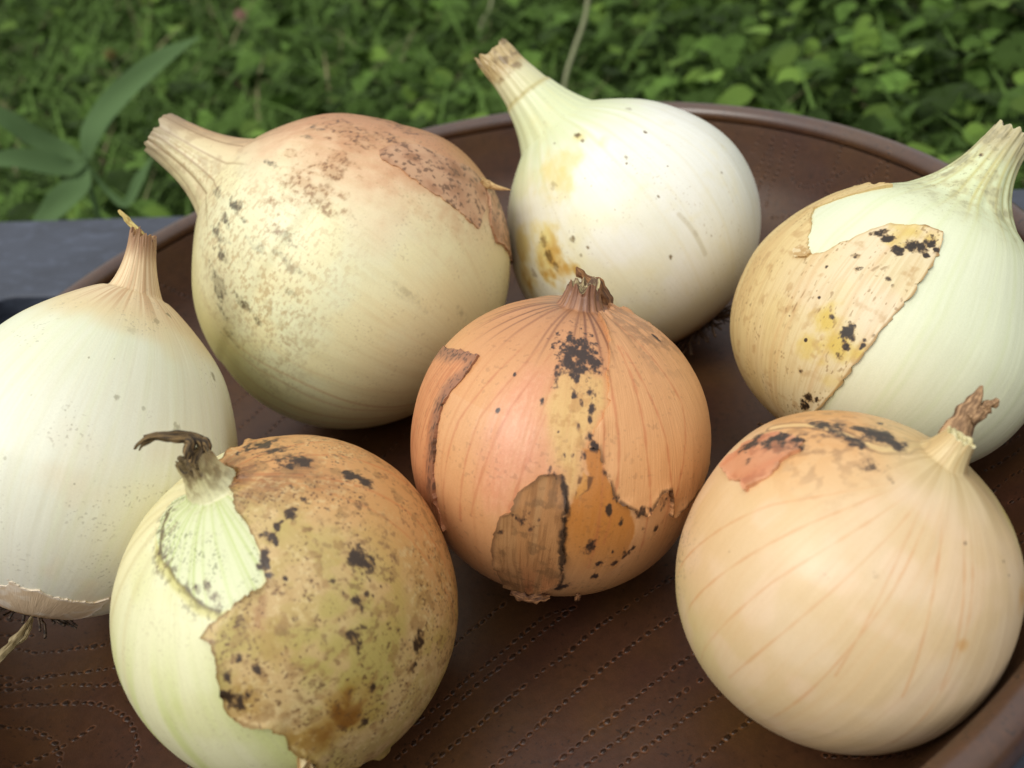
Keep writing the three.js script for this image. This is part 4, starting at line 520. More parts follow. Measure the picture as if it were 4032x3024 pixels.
// ---- the greenish onion at the right under a torn tan skin
{
  const o = new Onion('O4', 41, { rib: 0.017, tipWrinkle: 0.05, ragged: 0.04 }), M = o.M, dirt = spotter(o, M.dirt, 1, 0.8, 1.2, 0.7), stain = spotter(o, M.stain, 1, 0.95, 1.3, 0.3), vs = veiner(around(30, 6), 0.7, 0.01), nv = veiner(around(24, 8, 0.4, 0.5), 0.45, 0.01);
  const last = M.skin[M.skin.length - 1], P = M.skin.concat([[0.42, 0.05], [0.08, 0.05], [0.05, 0.5], [0.12, 0.7]]), sd = o.poly(P);
  const paint = (c, k, layer) => {
    const n = fbm(k.X / 12, k.Y / 12, k.Z / 12, 3), m = fbm(k.X / 2.5, k.Y / 2.5, k.Z / 2.5, 3), f = fibre(k, 30, 0.03), ff = fibre(k, 160, 0.15, 4);
    if (layer === 'bulb') {
      setc(c, 0.87, 0.885, 0.755); mix(c, 0.90, 0.885, 0.76, 0.7 * ss(0.3, -0.5, k.y)); mix(c, 0.82, 0.85, 0.66, 0.7 * ss(0.5, 1, k.y)); mix(c, 0.80, 0.83, 0.62, 0.3 * vs(k)); mix(c, 0.82, 0.83, 0.64, 0.099 * ss(0.5, 0.8, ff));
      const nk = neckK(o, k, 0.72, 1.1); mix(c, 0.72, 0.66, 0.34, 0.6 * nk * nv(k)); mix(c, 0.74, 0.70, 0.50, 0.5 * nk * ss(0.4, 0.65, m)); mix(c, 0.68, 0.62, 0.48, 0.65 * ss(1.15, 1.42, k.y)); mix(c, 0.46, 0.44, 0.34, 0.3 * ss(0.6, 0.75, m) * nk); mix(c, 0.52, 0.50, 0.37, 0.35 * ss(0.74, 0.86, noise(k.X * 2, k.Y * 2, k.Z * 2)) * ss(0.6, 0.9, k.y) * ss(0.55, 0.42, k.u));
    } else {
      const e = sd(k.u, k.v); setc(c, 0.865, 0.80, 0.63); mix(c, 0.885, 0.81, 0.68, 0.7 * ss(0.4, 0.65, n)); mix(c, 0.84, 0.735, 0.48, 0.75 * ss(0.42, 0.30, k.u + 0.06 * (n - 0.5))); mix(c, 0.74, 0.52, 0.30, 0.2 * vs(k) * ss(0.47, 0.42, k.u)); mix(c, 0.70, 0.50, 0.26, 0.35 * ss(0.5, 0.75, fibre(k, 20, 0.04, 5)) * ss(0.35, 0.2, k.u)); mix(c, 0.72, 0.58, 0.36, 0.193 * ss(0.5, 0.8, ff));
      mix(c, 0.80, 0.68, 0.26, 0.95 * stain(k)); mix(c, 0.66, 0.50, 0.30, 0.4 * ss(0.58, 0.78, m) * ss(0.45, 0.62, fbm(k.X / 6, k.Y / 6, k.Z / 6, 2))); mix(c, 0.46, 0.33, 0.19, 0.4 * ss(0.72, 0.86, noise(k.X * 1.8, k.Y * 1.0, k.Z * 1.8)) * ss(0.45, 0.65, fbm(k.X / 5, k.Y / 5, k.Z / 5 + 9, 2)));
      mix(c, 0.58, 0.44, 0.24, 0.75 * ss(0.0006, 0.0, e) * (k.u > 0.42 ? 1 : 0.3));
    }
    mould(c, k, dirt(k), [0.15, 0.11, 0.07], [0.50, 0.36, 0.18], 0.6, 0.95); const g = grain(k) * 0.025; c[0] += g; c[1] += g; c[2] += g;
  };
  const g = buildOnion(o, 'onion', 'pale green onion at the right edge, half under torn tan skin with black mould', paint, { rough: 0.42, capColor: [[0.42, 0.34, 0.28], [0.72, 0.66, 0.54]] });
  addSkin(o, g, 'dry_skin', P, paint, 'skin', { lift: 0.0003, curl: 0.0006, tear: 0.0006, seed: 31 }, {}, 'torn tan skin with black mould spots');
  addSkin(o, g, 'lifted_flap', M.flap, (c, k) => { setc(c, 0.88, 0.80, 0.62); mix(c, 0.76, 0.62, 0.4, ss(0.4, 0.7, fbm(k.X, k.Y, k.Z, 2))); }, 'skin', { lift: 0.0011, curl: 0.0012, tear: 0.0003, seed: 3, cell: 0.0006 });
  rootTuft(o, g, 60, 0.009, 34, 0.9, [[0.2, 0.12, 0.07], [0.5, 0.36, 0.22]]);
}
// ---- the orange onion in the middle
{
  const o = new Onion('O5', 53, { rib: 0.04, tipWrinkle: 0.10, ragged: 0.05 }), M = o.M, dirt = spotter(o, M.dirt.map((d, i) => i < 4 ? [d[0], d[1], d[2] * 1.3, d[3]] : [d[0], d[1], d[2] * 1.1, d[3] * 0.92]), 1.5, 0.95, 1.7, 0.8), V = M.veins.map(l => o.line(longer(l))), vs = veiner(around(26, 12, 0.5, 0.3), 0.36, 0.012), nv = veiner(around(34, 18, 0.5, 0.4), 0.34, 0.01);
  const pk = o.poly(M.pink), ye = o.poly(M.yellow), wi = o.poly(M.window), cr = o.line(M.crack), cr2 = o.line(M.crack2), c2p = o.poly(M.crack2);
  const lp = M.left.concat([[0.16, 0.2], [0.12, 0.6]]), bp = M.brown.concat([]), sp = M.skin.concat([[0.84, 0.52], [0.86, 0.75], [0.80, 0.94], [0.585, 0.94]]), ls = o.poly(lp), bs = o.poly(bp), ks = o.poly(sp);
  const paint = (c, k, layer) => {
    const n = fbm(k.X / 12, k.Y / 12, k.Z / 12, 3), m = fbm(k.X / 2.2, k.Y / 2.2, k.Z / 2.2, 4), f = fibre(k, 34, 0.03), ff = fibre(k, 170, 0.2, 4), jag = 0.0014 * (m - 0.5);
    let vein = 0; for (const l of V) vein = Math.max(vein, Math.exp(-Math.pow(l(k.u, k.v, k.r) * 1000 + 0.5 * (noise(k.X * 0.8, k.Y * 0.5, k.Z * 0.8) - 0.5), 2) / 0.10));
    setc(c, 0.825, 0.605, 0.41); mix(c, 0.865, 0.665, 0.47, 0.5 * ss(0.4, 0.65, n)); mix(c, 0.86, 0.74, 0.50, 0.5 * ss(-0.2, -0.8, k.y) * ss(0.45, 0.3, k.u));
    if (layer !== 'bulb' || k.y > 0.45) mix(c, 0.82, 0.58, 0.36, 0.4);
    const pe = ss(-0.004, 0.005, pk(k.u, k.v) + 2 * jag); mix(c, 0.85, 0.575, 0.43, 0.8 * pe); mix(c, 0.93, 0.74, 0.58, 0.25 * pe * ss(0.5, 0.75, fbm(k.X * 1.4, k.Y * 0.7, k.Z * 1.4, 3)));
    const yl = ss(-0.0012, 0.0026, ye(k.u, k.v) + 1.4 * jag); mix(c, 0.84, 0.69, 0.43, 0.85 * yl); mix(c, 0.66, 0.46, 0.24, 0.4 * yl * ss(0.56, 0.72, m));
    const w = ss(-0.0003, 0.0004, wi(k.u, k.v) + jag); if (layer === 'bulb') { mix(c, 0.73, 0.46, 0.19, 0.9 * w * ss(0.3, 0.52, k.v)); mix(c, 0.80, 0.60, 0.36, 0.6 * ss(0.42, 0.25, k.v) * ss(0.45, 0.6, k.u)); }
    mix(c, 0.71, 0.41, 0.26, 0.42 * vein * ss(0.95, 0.7, k.y) * ss(0.25, 0.42, k.v) * (0.4 + 0.9 * noise(k.X / 4, k.Y / 4, k.Z / 4))); mix(c, 0.72, 0.44, 0.27, 0.22 * vs(k)); mix(c, 0.76, 0.54, 0.34, 0.154 * ss(0.5, 0.82, ff));
    const nk = ss(0.55, 0.95, k.y + 0.15 * (n - 0.5)); mix(c, 0.72, 0.50, 0.34, 0.6 * nk); mix(c, 0.40, 0.24, 0.16, 0.75 * nv(k) * ss(0.66, 0.9, k.y)); mix(c, 0.46, 0.32, 0.24, 0.65 * ss(0.86, 1.02, k.y)); mix(c, 0.36, 0.25, 0.18, 0.6 * ss(0.60, 0.64, k.u) * ss(0.84, 0.74, k.u) * ss(0.5, 0.66, m) * ss(0.6, 0.8, k.y));
    if (layer === 'left') { const e = ls(k.u, k.v); setc(c, 0.80, 0.545, 0.365); mix(c, 0.84, 0.60, 0.41, 0.6 * ss(0.4, 0.7, f)); mix(c, 0.66, 0.38, 0.23, 0.4 * ss(0.55, 0.8, ff)); const ed = ss(0.0050, 0.0015, e + 0.003 * (n - 0.5)) * ss(0.38, 0.5, k.v); mix(c, 0.58, 0.40, 0.30, 0.85 * ed); mix(c, 0.30, 0.22, 0.18, 0.7 * ed * ss(0.55, 0.7, fbm(k.X * 1.5, k.Y * 0.5, k.Z * 1.5, 3))); }
    if (layer === 'brown') { setc(c, 0.69, 0.49, 0.30); mix(c, 0.73, 0.46, 0.29, 0.7 * ss(0.45, 0.25, k.v)); mix(c, 0.70, 0.54, 0.36, 0.5 * ss(0.45, 0.7, f)); mix(c, 0.52, 0.35, 0.20, 0.4 * ss(0.5, 0.8, ff)); mix(c, 0.44, 0.32, 0.2, 0.45 * ss(0.56, 0.75, m)); mix(c, 0.5, 0.36, 0.24, 0.6 * ss(0.0009, 0, bs(k.u, k.v))); }
    if (layer === 'skin') { const e = ks(k.u, k.v); mix(c, 0.87, 0.66, 0.45, 0.5); mix(c, 0.70, 0.38, 0.22, 0.3 * vein); mix(c, 0.30, 0.2, 0.12, 0.8 * ss(0.0009, 0.0, e) * ss(0.42, 0.58, m) * ss(0.68, 0.58, k.v)); mix(c, 0.7, 0.52, 0.36, 0.5 * ss(0.006, 0.001, e) * ss(0.5, 0.45, k.v) ); }
    mix(c, 0.19, 0.125, 0.07, 0.85 * ss(0.0011, 0.0002, cr(k.u, k.v, k.r) + 1.6 * jag) * ss(0.3, 0.5, fbm(k.X * 0.5, k.Y * 0.5, k.Z * 0.5 + 2, 3)) * (layer === 'bulb' || layer === 'brown' ? 1 : 0)); if (layer === 'bulb') { mix(c, 0.78, 0.55, 0.27, 0.8 * ss(0, 0.0004, c2p(k.u, k.v) + jag)); mix(c, 0.34, 0.21, 0.1, 0.7 * ss(0.0006, 0.0001, cr2(k.u, k.v, k.r) + jag) * ss(0.4, 0.55, fbm(k.X * 0.6, k.Y * 0.6, k.Z * 0.6 + 5, 2))); }
    const sp2 = ss(0.72, 0.82, noise(k.X * 1.4, k.Y * 1.4, k.Z * 1.4)) * ss(0.46, 0.62, fbm(k.X / 6, k.Y / 6, k.Z / 6 + 4, 2)); mix(c, 0.38, 0.26, 0.17, 0.4 * sp2 * (0.35 + 0.65 * ss(0.35, 0.2, k.v)));
    mould(c, k, dirt(k), [0.19, 0.135, 0.11], [0.50, 0.32, 0.20], 0.5, 0.9); const g = grain(k) * 0.035; c[0] += g; c[1] += g; c[2] += g;
  };
  const g = buildOnion(o, 'onion', 'orange brown middle onion with cracked skin and black smudge below its neck', paint, { rough: 0.4, bump: 0.0001, capColor: [[0.36, 0.26, 0.18], [0.74, 0.68, 0.50]] });
  addSkin(o, g, 'dry_skin', lp, paint, 'left', { lift: 0.0003, curl: 0.0007, tear: 0.0006, seed: 41 }, {}, 'reddish brown skin at the left side');
  addSkin(o, g, 'dry_skin', bp, paint, 'brown', { lift: 0.0003, curl: 0.0007, tear: 0.0006, seed: 42 }, {}, 'old brown skin patch at the bottom');
  addSkin(o, g, 'dry_skin', sp, paint, 'skin', { lift: 0.0003, curl: 0.0008, tear: 0.0008, seed: 43 }, { rough: 0.42 }, 'veined orange skin with a ragged lower edge');
  const bm = dried([0.30, 0.18, 0.1], [0.6, 0.42, 0.26], 14); mesh('skin_flake', ribbon(RIBBONS.O5_base, o, { thick: 0.0004, seed: 31, curl: 0.7, wr: 0.7 }), bm, g); mesh('skin_flake', ribbon(RIBBONS.O5_base2, o, { thick: 0.0004, seed: 33, curl: 0.7, wr: 0.6 }), bm, g);
  mesh('neck_flap', ribbon(RIBBONS.O5_flap, o, { thick: 0.0004, seed: 9, curl: 0.5, wr: 0.5 }), dried([0.32, 0.2, 0.11], [0.62, 0.44, 0.26], 4), g.neck);
}
// ---- the front onion with a withered curled stalk
{
  const o = new Onion('O6', 67, { rib: 0.03, tipWrinkle: 0.14, ragged: 0.06 }), M = o.M, dirt = spotter(o, M.dirt.map(d => [d[0], d[1], d[2] * 1.15, d[3] > 0.62 ? d[3] : d[3] * 0.62]), 1.25, 0.95, 1.8, 0.8), stain = spotter(o, M.stain, 1, 0.95, 1.4, 0.25), brown = spotter(o, M.brown, 1, 0.95, 1.4, 0.25), vs = veiner(around(26, 22, 0.5, 0.3), 1.0, 0.014), gv = veiner(around(56, 5, 0.5, 0.4), 0.32, 0.006), rv = veiner(around(22, 31, 0.5, 0.3), 0.35, 0.012);
  const fan = o.poly([[0.22, 0.9], ...M.fan.filter(p => p[1] < 0.86 && p[0] > 0.3), [0.6, 0.93], [0.2, 0.95]]), edge = o.line(M.edge), crease = o.line(M.crease);
  const P = M.skin.slice(2).concat([[0.60, 0.06], [0.95, 0.05], [0.97, 0.45], [0.97, 0.93], [0.64, 0.94]]), sd = o.poly(P);
  const paint = (c, k, layer) => {
    const n = fbm(k.X / 12, k.Y / 12, k.Z / 12, 3), m = fbm(k.X / 2.2, k.Y / 2.2, k.Z / 2.2, 4), h = fbm(k.X * 1.1, k.Y * 1.1, k.Z * 1.1, 3), f = fibre(k, 22, 0.03), ff = fibre(k, 160, 0.15, 4), jag = 0.0012 * (m - 0.5);
    if (layer === 'bulb') {
      setc(c, 0.86, 0.85, 0.64); mix(c, 0.90, 0.885, 0.73, 0.6 * ss(0.4, 0.6, n)); mix(c, 0.76, 0.80, 0.46, 0.55 * ss(0.45, 0.75, f) * ss(0.75, 0.2, k.y)); mix(c, 0.90, 0.84, 0.62, 0.6 * ss(0.36, 0.25, k.u)); mix(c, 0.72, 0.64, 0.40, 0.4 * vs(k) * ss(0.42, 0.3, k.u)); mix(c, 0.86, 0.82, 0.66, 0.6 * ss(-0.1, -0.6, k.y)); mix(c, 0.80, 0.78, 0.6, 0.165 * ss(0.5, 0.8, ff));
      const fa = ss(-0.0002, 0.0004, fan(k.u, k.v)); mix(c, 0.83, 0.845, 0.67, 0.9 * fa); mix(c, 0.68, 0.74, 0.42, 0.6 * gv(k) * ss(0.52, 0.78, k.v) * fa); mix(c, 0.36, 0.37, 0.25, 0.5 * fa * ss(0.66, 0.84, noise(k.X * 2.4, k.Y * 2.4, k.Z * 2.4)) * ss(0.45, 0.68, fbm(k.X / 4, k.Y / 4, k.Z / 4, 2)));
      const el = edge(k.u, k.v, k.r); mix(c, 0.34, 0.29, 0.15, 0.85 * ss(0.0008, 0.0001, el + 0.9 * jag) * ss(0.3, 0.5, h + 0.1)); mix(c, 0.40, 0.37, 0.28, 0.6 * ss(0.004, 0.0005, el) * ss(0.56, 0.7, h) ); mix(c, 0.72, 0.68, 0.32, 0.5 * ss(0.0022, 0.0008, el) * (1 - fa));
      const nk = ss(0.92, 1.08, k.y); mix(c, 0.72, 0.66, 0.46, 0.6 * nk); mix(c, 0.42, 0.34, 0.21, 0.6 * nk * ss(0.45, 0.65, m)); mix(c, 0.4, 0.31, 0.2, 0.5 * ss(1.06, 1.14, k.y));
      mix(c, 0.70, 0.58, 0.4, 0.7 * ss(-0.8, -0.93, k.y));
    } else {
      const e = sd(k.u, k.v); setc(c, 0.745, 0.64, 0.40); mix(c, 0.70, 0.64, 0.34, 0.7 * ss(0.4, 0.62, n)); mix(c, 0.80, 0.67, 0.47, 0.65 * ss(0.48, 0.68, fbm(k.X / 5, k.Y / 5, k.Z / 5 + 3, 3))); mix(c, 0.83, 0.57, 0.33, 0.85 * ss(0.60, 0.74, k.u + 0.05 * (n - 0.5)) * ss(-0.9, 0.35, k.y)); mix(c, 0.78, 0.60, 0.38, 0.5 * ss(0.62, 0.75, k.u));
      mix(c, 0.74, 0.42, 0.22, 0.55 * rv(k) * ss(0.58, 0.7, k.u)); mix(c, 0.54, 0.36, 0.21, 0.8 * brown(k)); const st = stain(k); mix(c, 0.56, 0.40, 0.13, 0.85 * st); mix(c, 0.44, 0.25, 0.07, 0.6 * ss(0.55, 0.9, st) * ss(0.4, 0.7, n));
      mix(c, 0.86, 0.77, 0.56, 0.5 * ss(0.55, 0.75, h) * ss(0.6, 0.4, n)); mix(c, 0.84, 0.74, 0.54, 0.5 * ss(0.52, 0.7, fbm(k.X / 8 + 3, k.Y / 8, k.Z / 8, 3)) * ss(0.68, 0.58, k.u) * ss(0.42, 0.55, k.v)); mix(c, 0.58, 0.44, 0.26, 0.5 * ss(0.60, 0.74, m)); mix(c, 0.56, 0.36, 0.22, 0.4 * ss(0.0016, 0.0003, crease(k.u, k.v, k.r) + jag) * ss(0.42, 0.6, h)); mix(c, 0.42, 0.3, 0.2, 0.5 * ss(0.55, 0.8, ff) * brown(k));
      mix(c, 0.80, 0.70, 0.36, 0.5 * ss(0.0016, 0.0003, e) * ss(0.6, 0.3, k.v)); mix(c, 0.45, 0.34, 0.16, 0.55 * ss(0.0006, 0.0, e));
    }
    const spk = ss(0.70, 0.86, noise(k.X * 2, k.Y * 2, k.Z * 2)) * ss(0.42, 0.62, fbm(k.X / 5, k.Y / 5, k.Z / 5 + 4, 2)); mix(c, 0.33, 0.23, 0.14, (layer === 'bulb' ? 0.08 : 0.6) * spk); if (layer !== 'bulb') mix(c, 0.40, 0.28, 0.17, 0.45 * ss(0.6, 0.78, fbm(k.X * 0.7, k.Y * 0.7, k.Z * 0.7 + 3, 4)) * ss(0.4, 0.6, n));
    mould(c, k, dirt(k), [0.20, 0.145, 0.10], [0.48, 0.34, 0.20], 0.55, 0.9); const g = grain(k) * 0.035; c[0] += g; c[1] += g; c[2] += g;
  };
  const g = buildOnion(o, 'onion', 'front left onion, greenish with a mottled tan skin and a withered curled stalk', paint, { rough: 0.42, bump: 0.0001, capColor: [[0.25, 0.2, 0.12], [0.5, 0.42, 0.26]] });
  addSkin(o, g, 'dry_skin', P, paint, 'skin', { lift: 0.00032, curl: 0.0010, tear: 0.0007, seed: 51 }, { rough: 0.42, res: 960 }, 'mottled tan skin with dark spots and a torn edge');
  addSkin(o, g, 'skin_flake', M.flake, (c, k) => { setc(c, 0.84, 0.76, 0.58); mix(c, 0.64, 0.5, 0.3, ss(0.4, 0.7, fbm(k.X, k.Y, k.Z, 2))); }, 'skin', { lift: 0.0014, curl: 0.0022, tear: 0.0004, seed: 7, cell: 0.0006 });
  const dm = dried([0.17, 0.13, 0.08], [0.56, 0.45, 0.28], 9, 0.85);
  for (const [r, th, sd2] of [['O6_stalk', 0.0009, 12], ['O6_stalk2', 0.0006, 15], ['O6_stalk3', 0.0006, 18]]) mesh('withered_stalk', ribbon(RIBBONS[r], o, { thick: th, seed: sd2, curl: 0.9, wr: 0.8 }), dm, g.neck);
}
// ---- the peach onion at the front right
{
  const o = new Onion('O7', 79, { rib: 0.012, tipWrinkle: 0.03, ragged: 0.015, dish: 0.1 }), M = o.M, dirt = spotter(o, M.dirt.map(d => d[2] > 2 ? [d[0], d[1], d[2] * 1.45, Math.min(1, d[3] * 1.1)] : d), 0.9, 0.9, 1.2, 0.6), stain = spotter(o, M.stain, 1, 0.9, 0.9, 0.4), V = M.veins.map(l => o.line(longer(l))), ridge = o.line(M.ridge), vs = veiner(around(44, 25, 0.5, 0.3), 0.32, 0.01), rd = o.poly(M.red);
  const paint = (c, k, layer) => {
    const n = fbm(k.X / 12, k.Y / 12, k.Z / 12, 3), m = fbm(k.X / 2.2, k.Y / 2.2, k.Z / 2.2, 4), f = fibre(k, 26, 0.03), ff = fibre(k, 160, 0.15, 4);
    setc(c, 0.85, 0.735, 0.56); mix(c, 0.88, 0.78, 0.64, 0.6 * ss(0.4, 0.65, n)); mix(c, 0.87, 0.70, 0.47, 0.5 * ss(0.45, 0.3, k.u)); mix(c, 0.85, 0.80, 0.56, 0.7 * ss(-0.15, -0.65, k.y) * ss(0.5, 0.3, k.u + 0.1 * (n - 0.5))); mix(c, 0.78, 0.74, 0.42, 0.6 * ss(0.66, 0.76, k.u)); mix(c, 0.92, 0.80, 0.68, 0.35 * ss(0.5, 0.75, fbm(k.X / 7, k.Y / 7, k.Z / 7 + 8, 2)));
    mix(c, 0.83, 0.60, 0.36, 0.75 * ss(0.42, 0.26, k.u + 0.08 * (n - 0.5)) * ss(0.3, 0.65, k.y)); mix(c, 0.52, 0.38, 0.25, 0.5 * ss(0.42, 0.28, k.u) * ss(0.45, 0.7, k.y) * ss(0.52, 0.7, fbm(k.X * 0.6, k.Y * 0.3, k.Z * 0.6, 3)));
    let vein = 0; for (const l of V) vein = Math.max(vein, Math.exp(-Math.pow(l(k.u, k.v, k.r) * 1000 + 0.3 * (noise(k.X * 0.7, k.Y * 0.4, k.Z * 0.7) - 0.5), 2) / 0.05)); mix(c, 0.78, 0.51, 0.30, 0.38 * vein * (0.3 + 1.0 * noise(k.X / 4, k.Y / 4, k.Z / 4)) * ss(0.2, 0.42, k.v) * ss(0.86, 0.72, k.v)); mix(c, 0.80, 0.57, 0.36, 0.10 * vs(k)); mix(c, 0.82, 0.68, 0.46, 0.077 * ss(0.5, 0.82, ff));
    mix(c, 0.80, 0.58, 0.34, 0.6 * ss(0.4, 0.2, k.u) * ss(0.3, 0.6, k.y) * ss(0.45, 0.6, m)); mix(c, 0.88, 0.74, 0.50, 0.85 * ss(0.0011, 0.0004, ridge(k.u, k.v, k.r))); mix(c, 0.3, 0.2, 0.12, 0.45 * ss(0.0018, 0.0012, ridge(k.u, k.v, k.r)) * ss(0.0009, 0.0012, ridge(k.u, k.v, k.r)));
    const s = stain(k); mix(c, 0.78, 0.55, 0.27, 0.6 * s * ss(0.74, 0.66, k.u)); mix(c, 0.70, 0.60, 0.18, 0.8 * s * ss(0.66, 0.74, k.u));
    const nk = ss(0.8, 1.0, k.y); mix(c, 0.82, 0.74, 0.52, 0.7 * nk); mix(c, 0.70, 0.58, 0.38, 0.5 * nk * ss(0.5, 0.7, f)); mix(c, 0.50, 0.38, 0.24, 0.6 * nk * ss(0.58, 0.72, k.u));
    if (layer === 'red') { const e = rd(k.u, k.v); setc(c, 0.80, 0.515, 0.35); mix(c, 0.85, 0.61, 0.44, 0.6 * ss(0.4, 0.7, f)); mix(c, 0.66, 0.38, 0.24, 0.5 * ss(0.55, 0.7, m)); mix(c, 0.3, 0.2, 0.14, 0.5 * ss(0.66, 0.72, k.v) * ss(0.4, 0.6, m)); mix(c, 0.88, 0.70, 0.55, 0.25 * ss(0.0008, 0, e)); }
    mix(c, 0.36, 0.32, 0.22, 0.5 * ss(0.70, 0.8, noise(k.X * 1.9, k.Y * 1.9, k.Z * 1.9)) * ss(0.34, 0.26, k.u) * ss(0.0, -0.3, k.y));
    mould(c, k, dirt(k), [0.16, 0.125, 0.105], [0.52, 0.37, 0.24], 0.45, 0.9); const g = grain(k) * 0.025; c[0] += g; c[1] += g; c[2] += g;
  };
  const g = buildOnion(o, 'onion', 'peach coloured onion at the front right with orange veins and blackened top', paint, { rough: 0.42, capColor: [[0.74, 0.68, 0.46], [0.88, 0.84, 0.66]] });
  addSkin(o, g, 'dry_skin', M.red, paint, 'red', { lift: 0.0003, curl: 0.0008, tear: 0.0006, seed: 61 }, { rough: 0.4 }, 'reddish scrap of skin near the top');
  const fm = dried([0.42, 0.31, 0.20], [0.72, 0.57, 0.41], 12, 0.7);
  mesh('neck_flap', ribbon(RIBBONS.O7_flap, o, { thick: 0.0005, seed: 21, curl: 0.7, wr: 0.25 }), fm, g.neck);
  mesh('neck_flap', ribbon(RIBBONS.O7_flap2, o, { thick: 0.0005, seed: 25, curl: 0.5, wr: 0.4 }), fm, g.neck);
}

// ------------------------------------------------------------------ weeds behind the table
const GY = -0.15;
const leafM = (r, g, b, tr = 0.3) => new THREE.MeshPhysicalMaterial({ color: new THREE.Color().setRGB(r, g, b), roughness: 0.75, specularIntensity: 0.16, transmission: tr, thickness: 0, side: THREE.DoubleSide });
function leafShape(L, Wd, n, fold, droop, prof) {   // one blade from the origin along +z, width prof(t)
  const pos = [], idx = [];
  for (let i = 0; i <= n; i++) { const t = i / n, w = Wd * prof(t) * 0.5, y = -droop * t * t * L, z = L * t; pos.push(-w, y + fold * w, z, 0, y, z, w, y + fold * w, z); }
  for (let i = 0; i < n; i++) { const a = i * 3; idx.push(a, a + 3, a + 1, a + 1, a + 3, a + 4, a + 1, a + 4, a + 2, a + 2, a + 4, a + 5); }
  return geom(pos, null, idx);
}
function scatter(name, label, geo, mats, n, seed, pick, colour, cat) {
  const R = rng(seed), im = new THREE.InstancedMesh(geo, mats, n), d = new THREE.Object3D(), c = new THREE.Color(); d.rotation.order = 'YXZ';
  for (let i = 0; i < n; i++) { pick(R, d); d.updateMatrix(); im.setMatrixAt(i, d.matrix); colour(R, c, d); im.setColorAt(i, c); }
  im.name = numbered(name); im.castShadow = im.receiveShadow = true; scene.add(im); return tag(im, label, cat, null, 'stuff');
}
const EDGE = (x, z) => 0.297 * x - 0.955 * z;        // distance beyond the table's far edge is EDGE - 0.166
function spotOn(R, near) { for (;;) { const a = (R() - 0.5) * 2.5, q = 0.35 + 2.9 * Math.pow(R(), near), x = Math.sin(a) * q, z = 0.237 - Math.cos(a) * q; if (EDGE(x, z) > 0.19) return [x, z]; } }
const patch = (x, z, s) => fbm(x * 3.2 + s, z * 3.2, s, 3);
{
  const one = leafShape(0.017, 0.0165, 5, 0.22, 0.25, t => Math.sin(Math.PI * Math.pow(t, 0.75)) * 1.05 + 0.05), three = [0, 2.1, -2.1].map(a => { const g = one.clone(); g.rotateX(-0.1); g.translate(0, 0, 0.001); g.rotateY(a); return g; });
  const stem = new THREE.CylinderGeometry(0.0006, 0.0007, 0.06, 3); stem.translate(0, -0.03, 0); const tre = mergeGeometries([...three.map(g => g.toNonIndexed()), (() => { const s = stem.toNonIndexed(); s.deleteAttribute('uv'); s.deleteAttribute('normal'); return s; })()]); tre.computeVertexNormals();
  const place = (lo, hi, tilt, s0, s1, near) => (R, d) => { const [x, z] = spotOn(R, near); d.position.set(x, GY + lo + (hi - lo) * R() * (0.5 + patch(x, z, 2)), z); d.rotation.set((R() - 0.35) * tilt, R() * 6.283, (R() - 0.5) * tilt); d.scale.setScalar(s0 + (s1 - s0) * R()); };
  scatter('clover', 'dark green three leaved clover covering the ground behind the table', tre, leafM(1, 1, 1, 0.15), 19000, 71, place(0.006, 0.07, 1.2, 0.45, 1.05, 1.3), (R, c) => { const k = 0.22 + 1.2 * R() * R(); c.setRGB(0.092 * k, 0.168 * k, 0.031 * k); }, 'clover');
  const oval = leafShape(0.036, 0.027, 6, 0.16, 0.3, t => Math.sin(Math.PI * Math.pow(t, 0.8)) + 0.04); oval.computeVertexNormals();
  scatter('broad_weed', 'lighter green oval weed leaves spread among the clover', oval, leafM(1, 1, 1, 0.15), 6500, 73, (R, d) => { do place(0.006, 0.07, 1.1, 0.4, 0.85, 1.3)(R, d); while (R() > 0.25 + 0.9 * ss(-0.25, 0.3, d.position.x) ); }, (R, c) => { const k = 0.5 + 0.9 * R(); c.setRGB(0.118 * k, 0.196 * k, 0.034 * k); }, 'weed');
  const blade = (() => { const n = 6, pos = [], idx = []; for (let i = 0; i <= n; i++) { const t = i / n, w = 0.002 * (1 - t * t) + 0.0001; pos.push(-w, 0.11 * t * (1 - 0.25 * t), 0.07 * t * t, w, 0.11 * t * (1 - 0.25 * t), 0.07 * t * t); } for (let i = 0; i < n; i++) idx.push(2 * i, 2 * i + 1, 2 * i + 2, 2 * i + 1, 2 * i + 3, 2 * i + 2); const g = geom(pos, null, idx); g.computeVertexNormals(); return g; })();
  scatter('grass', 'thin green grass blades growing through the weeds', blade, leafM(1, 1, 1, 0.15), 30000, 79, (R, d) => { do { const [x, z] = spotOn(R, 1.3); d.position.set(x, GY - 0.003, z); } while (R() > 0.35 + 0.8 * ss(0.35, -0.25, d.position.x)); d.rotation.set(0.5 * (R() - 0.2), R() * 6.283, 0.4 * (R() - 0.5)); d.scale.set(0.7 + 0.8 * R(), 0.5 + 0.6 * R(), 0.6 + 0.9 * R()); }, (R, c) => { const k = 0.5 + 0.9 * R(); if (R() < 0.06) c.setRGB(0.20 * k, 0.18 * k, 0.09 * k); else c.setRGB(0.100 * k, 0.174 * k, 0.038 * k); }, 'grass');
}
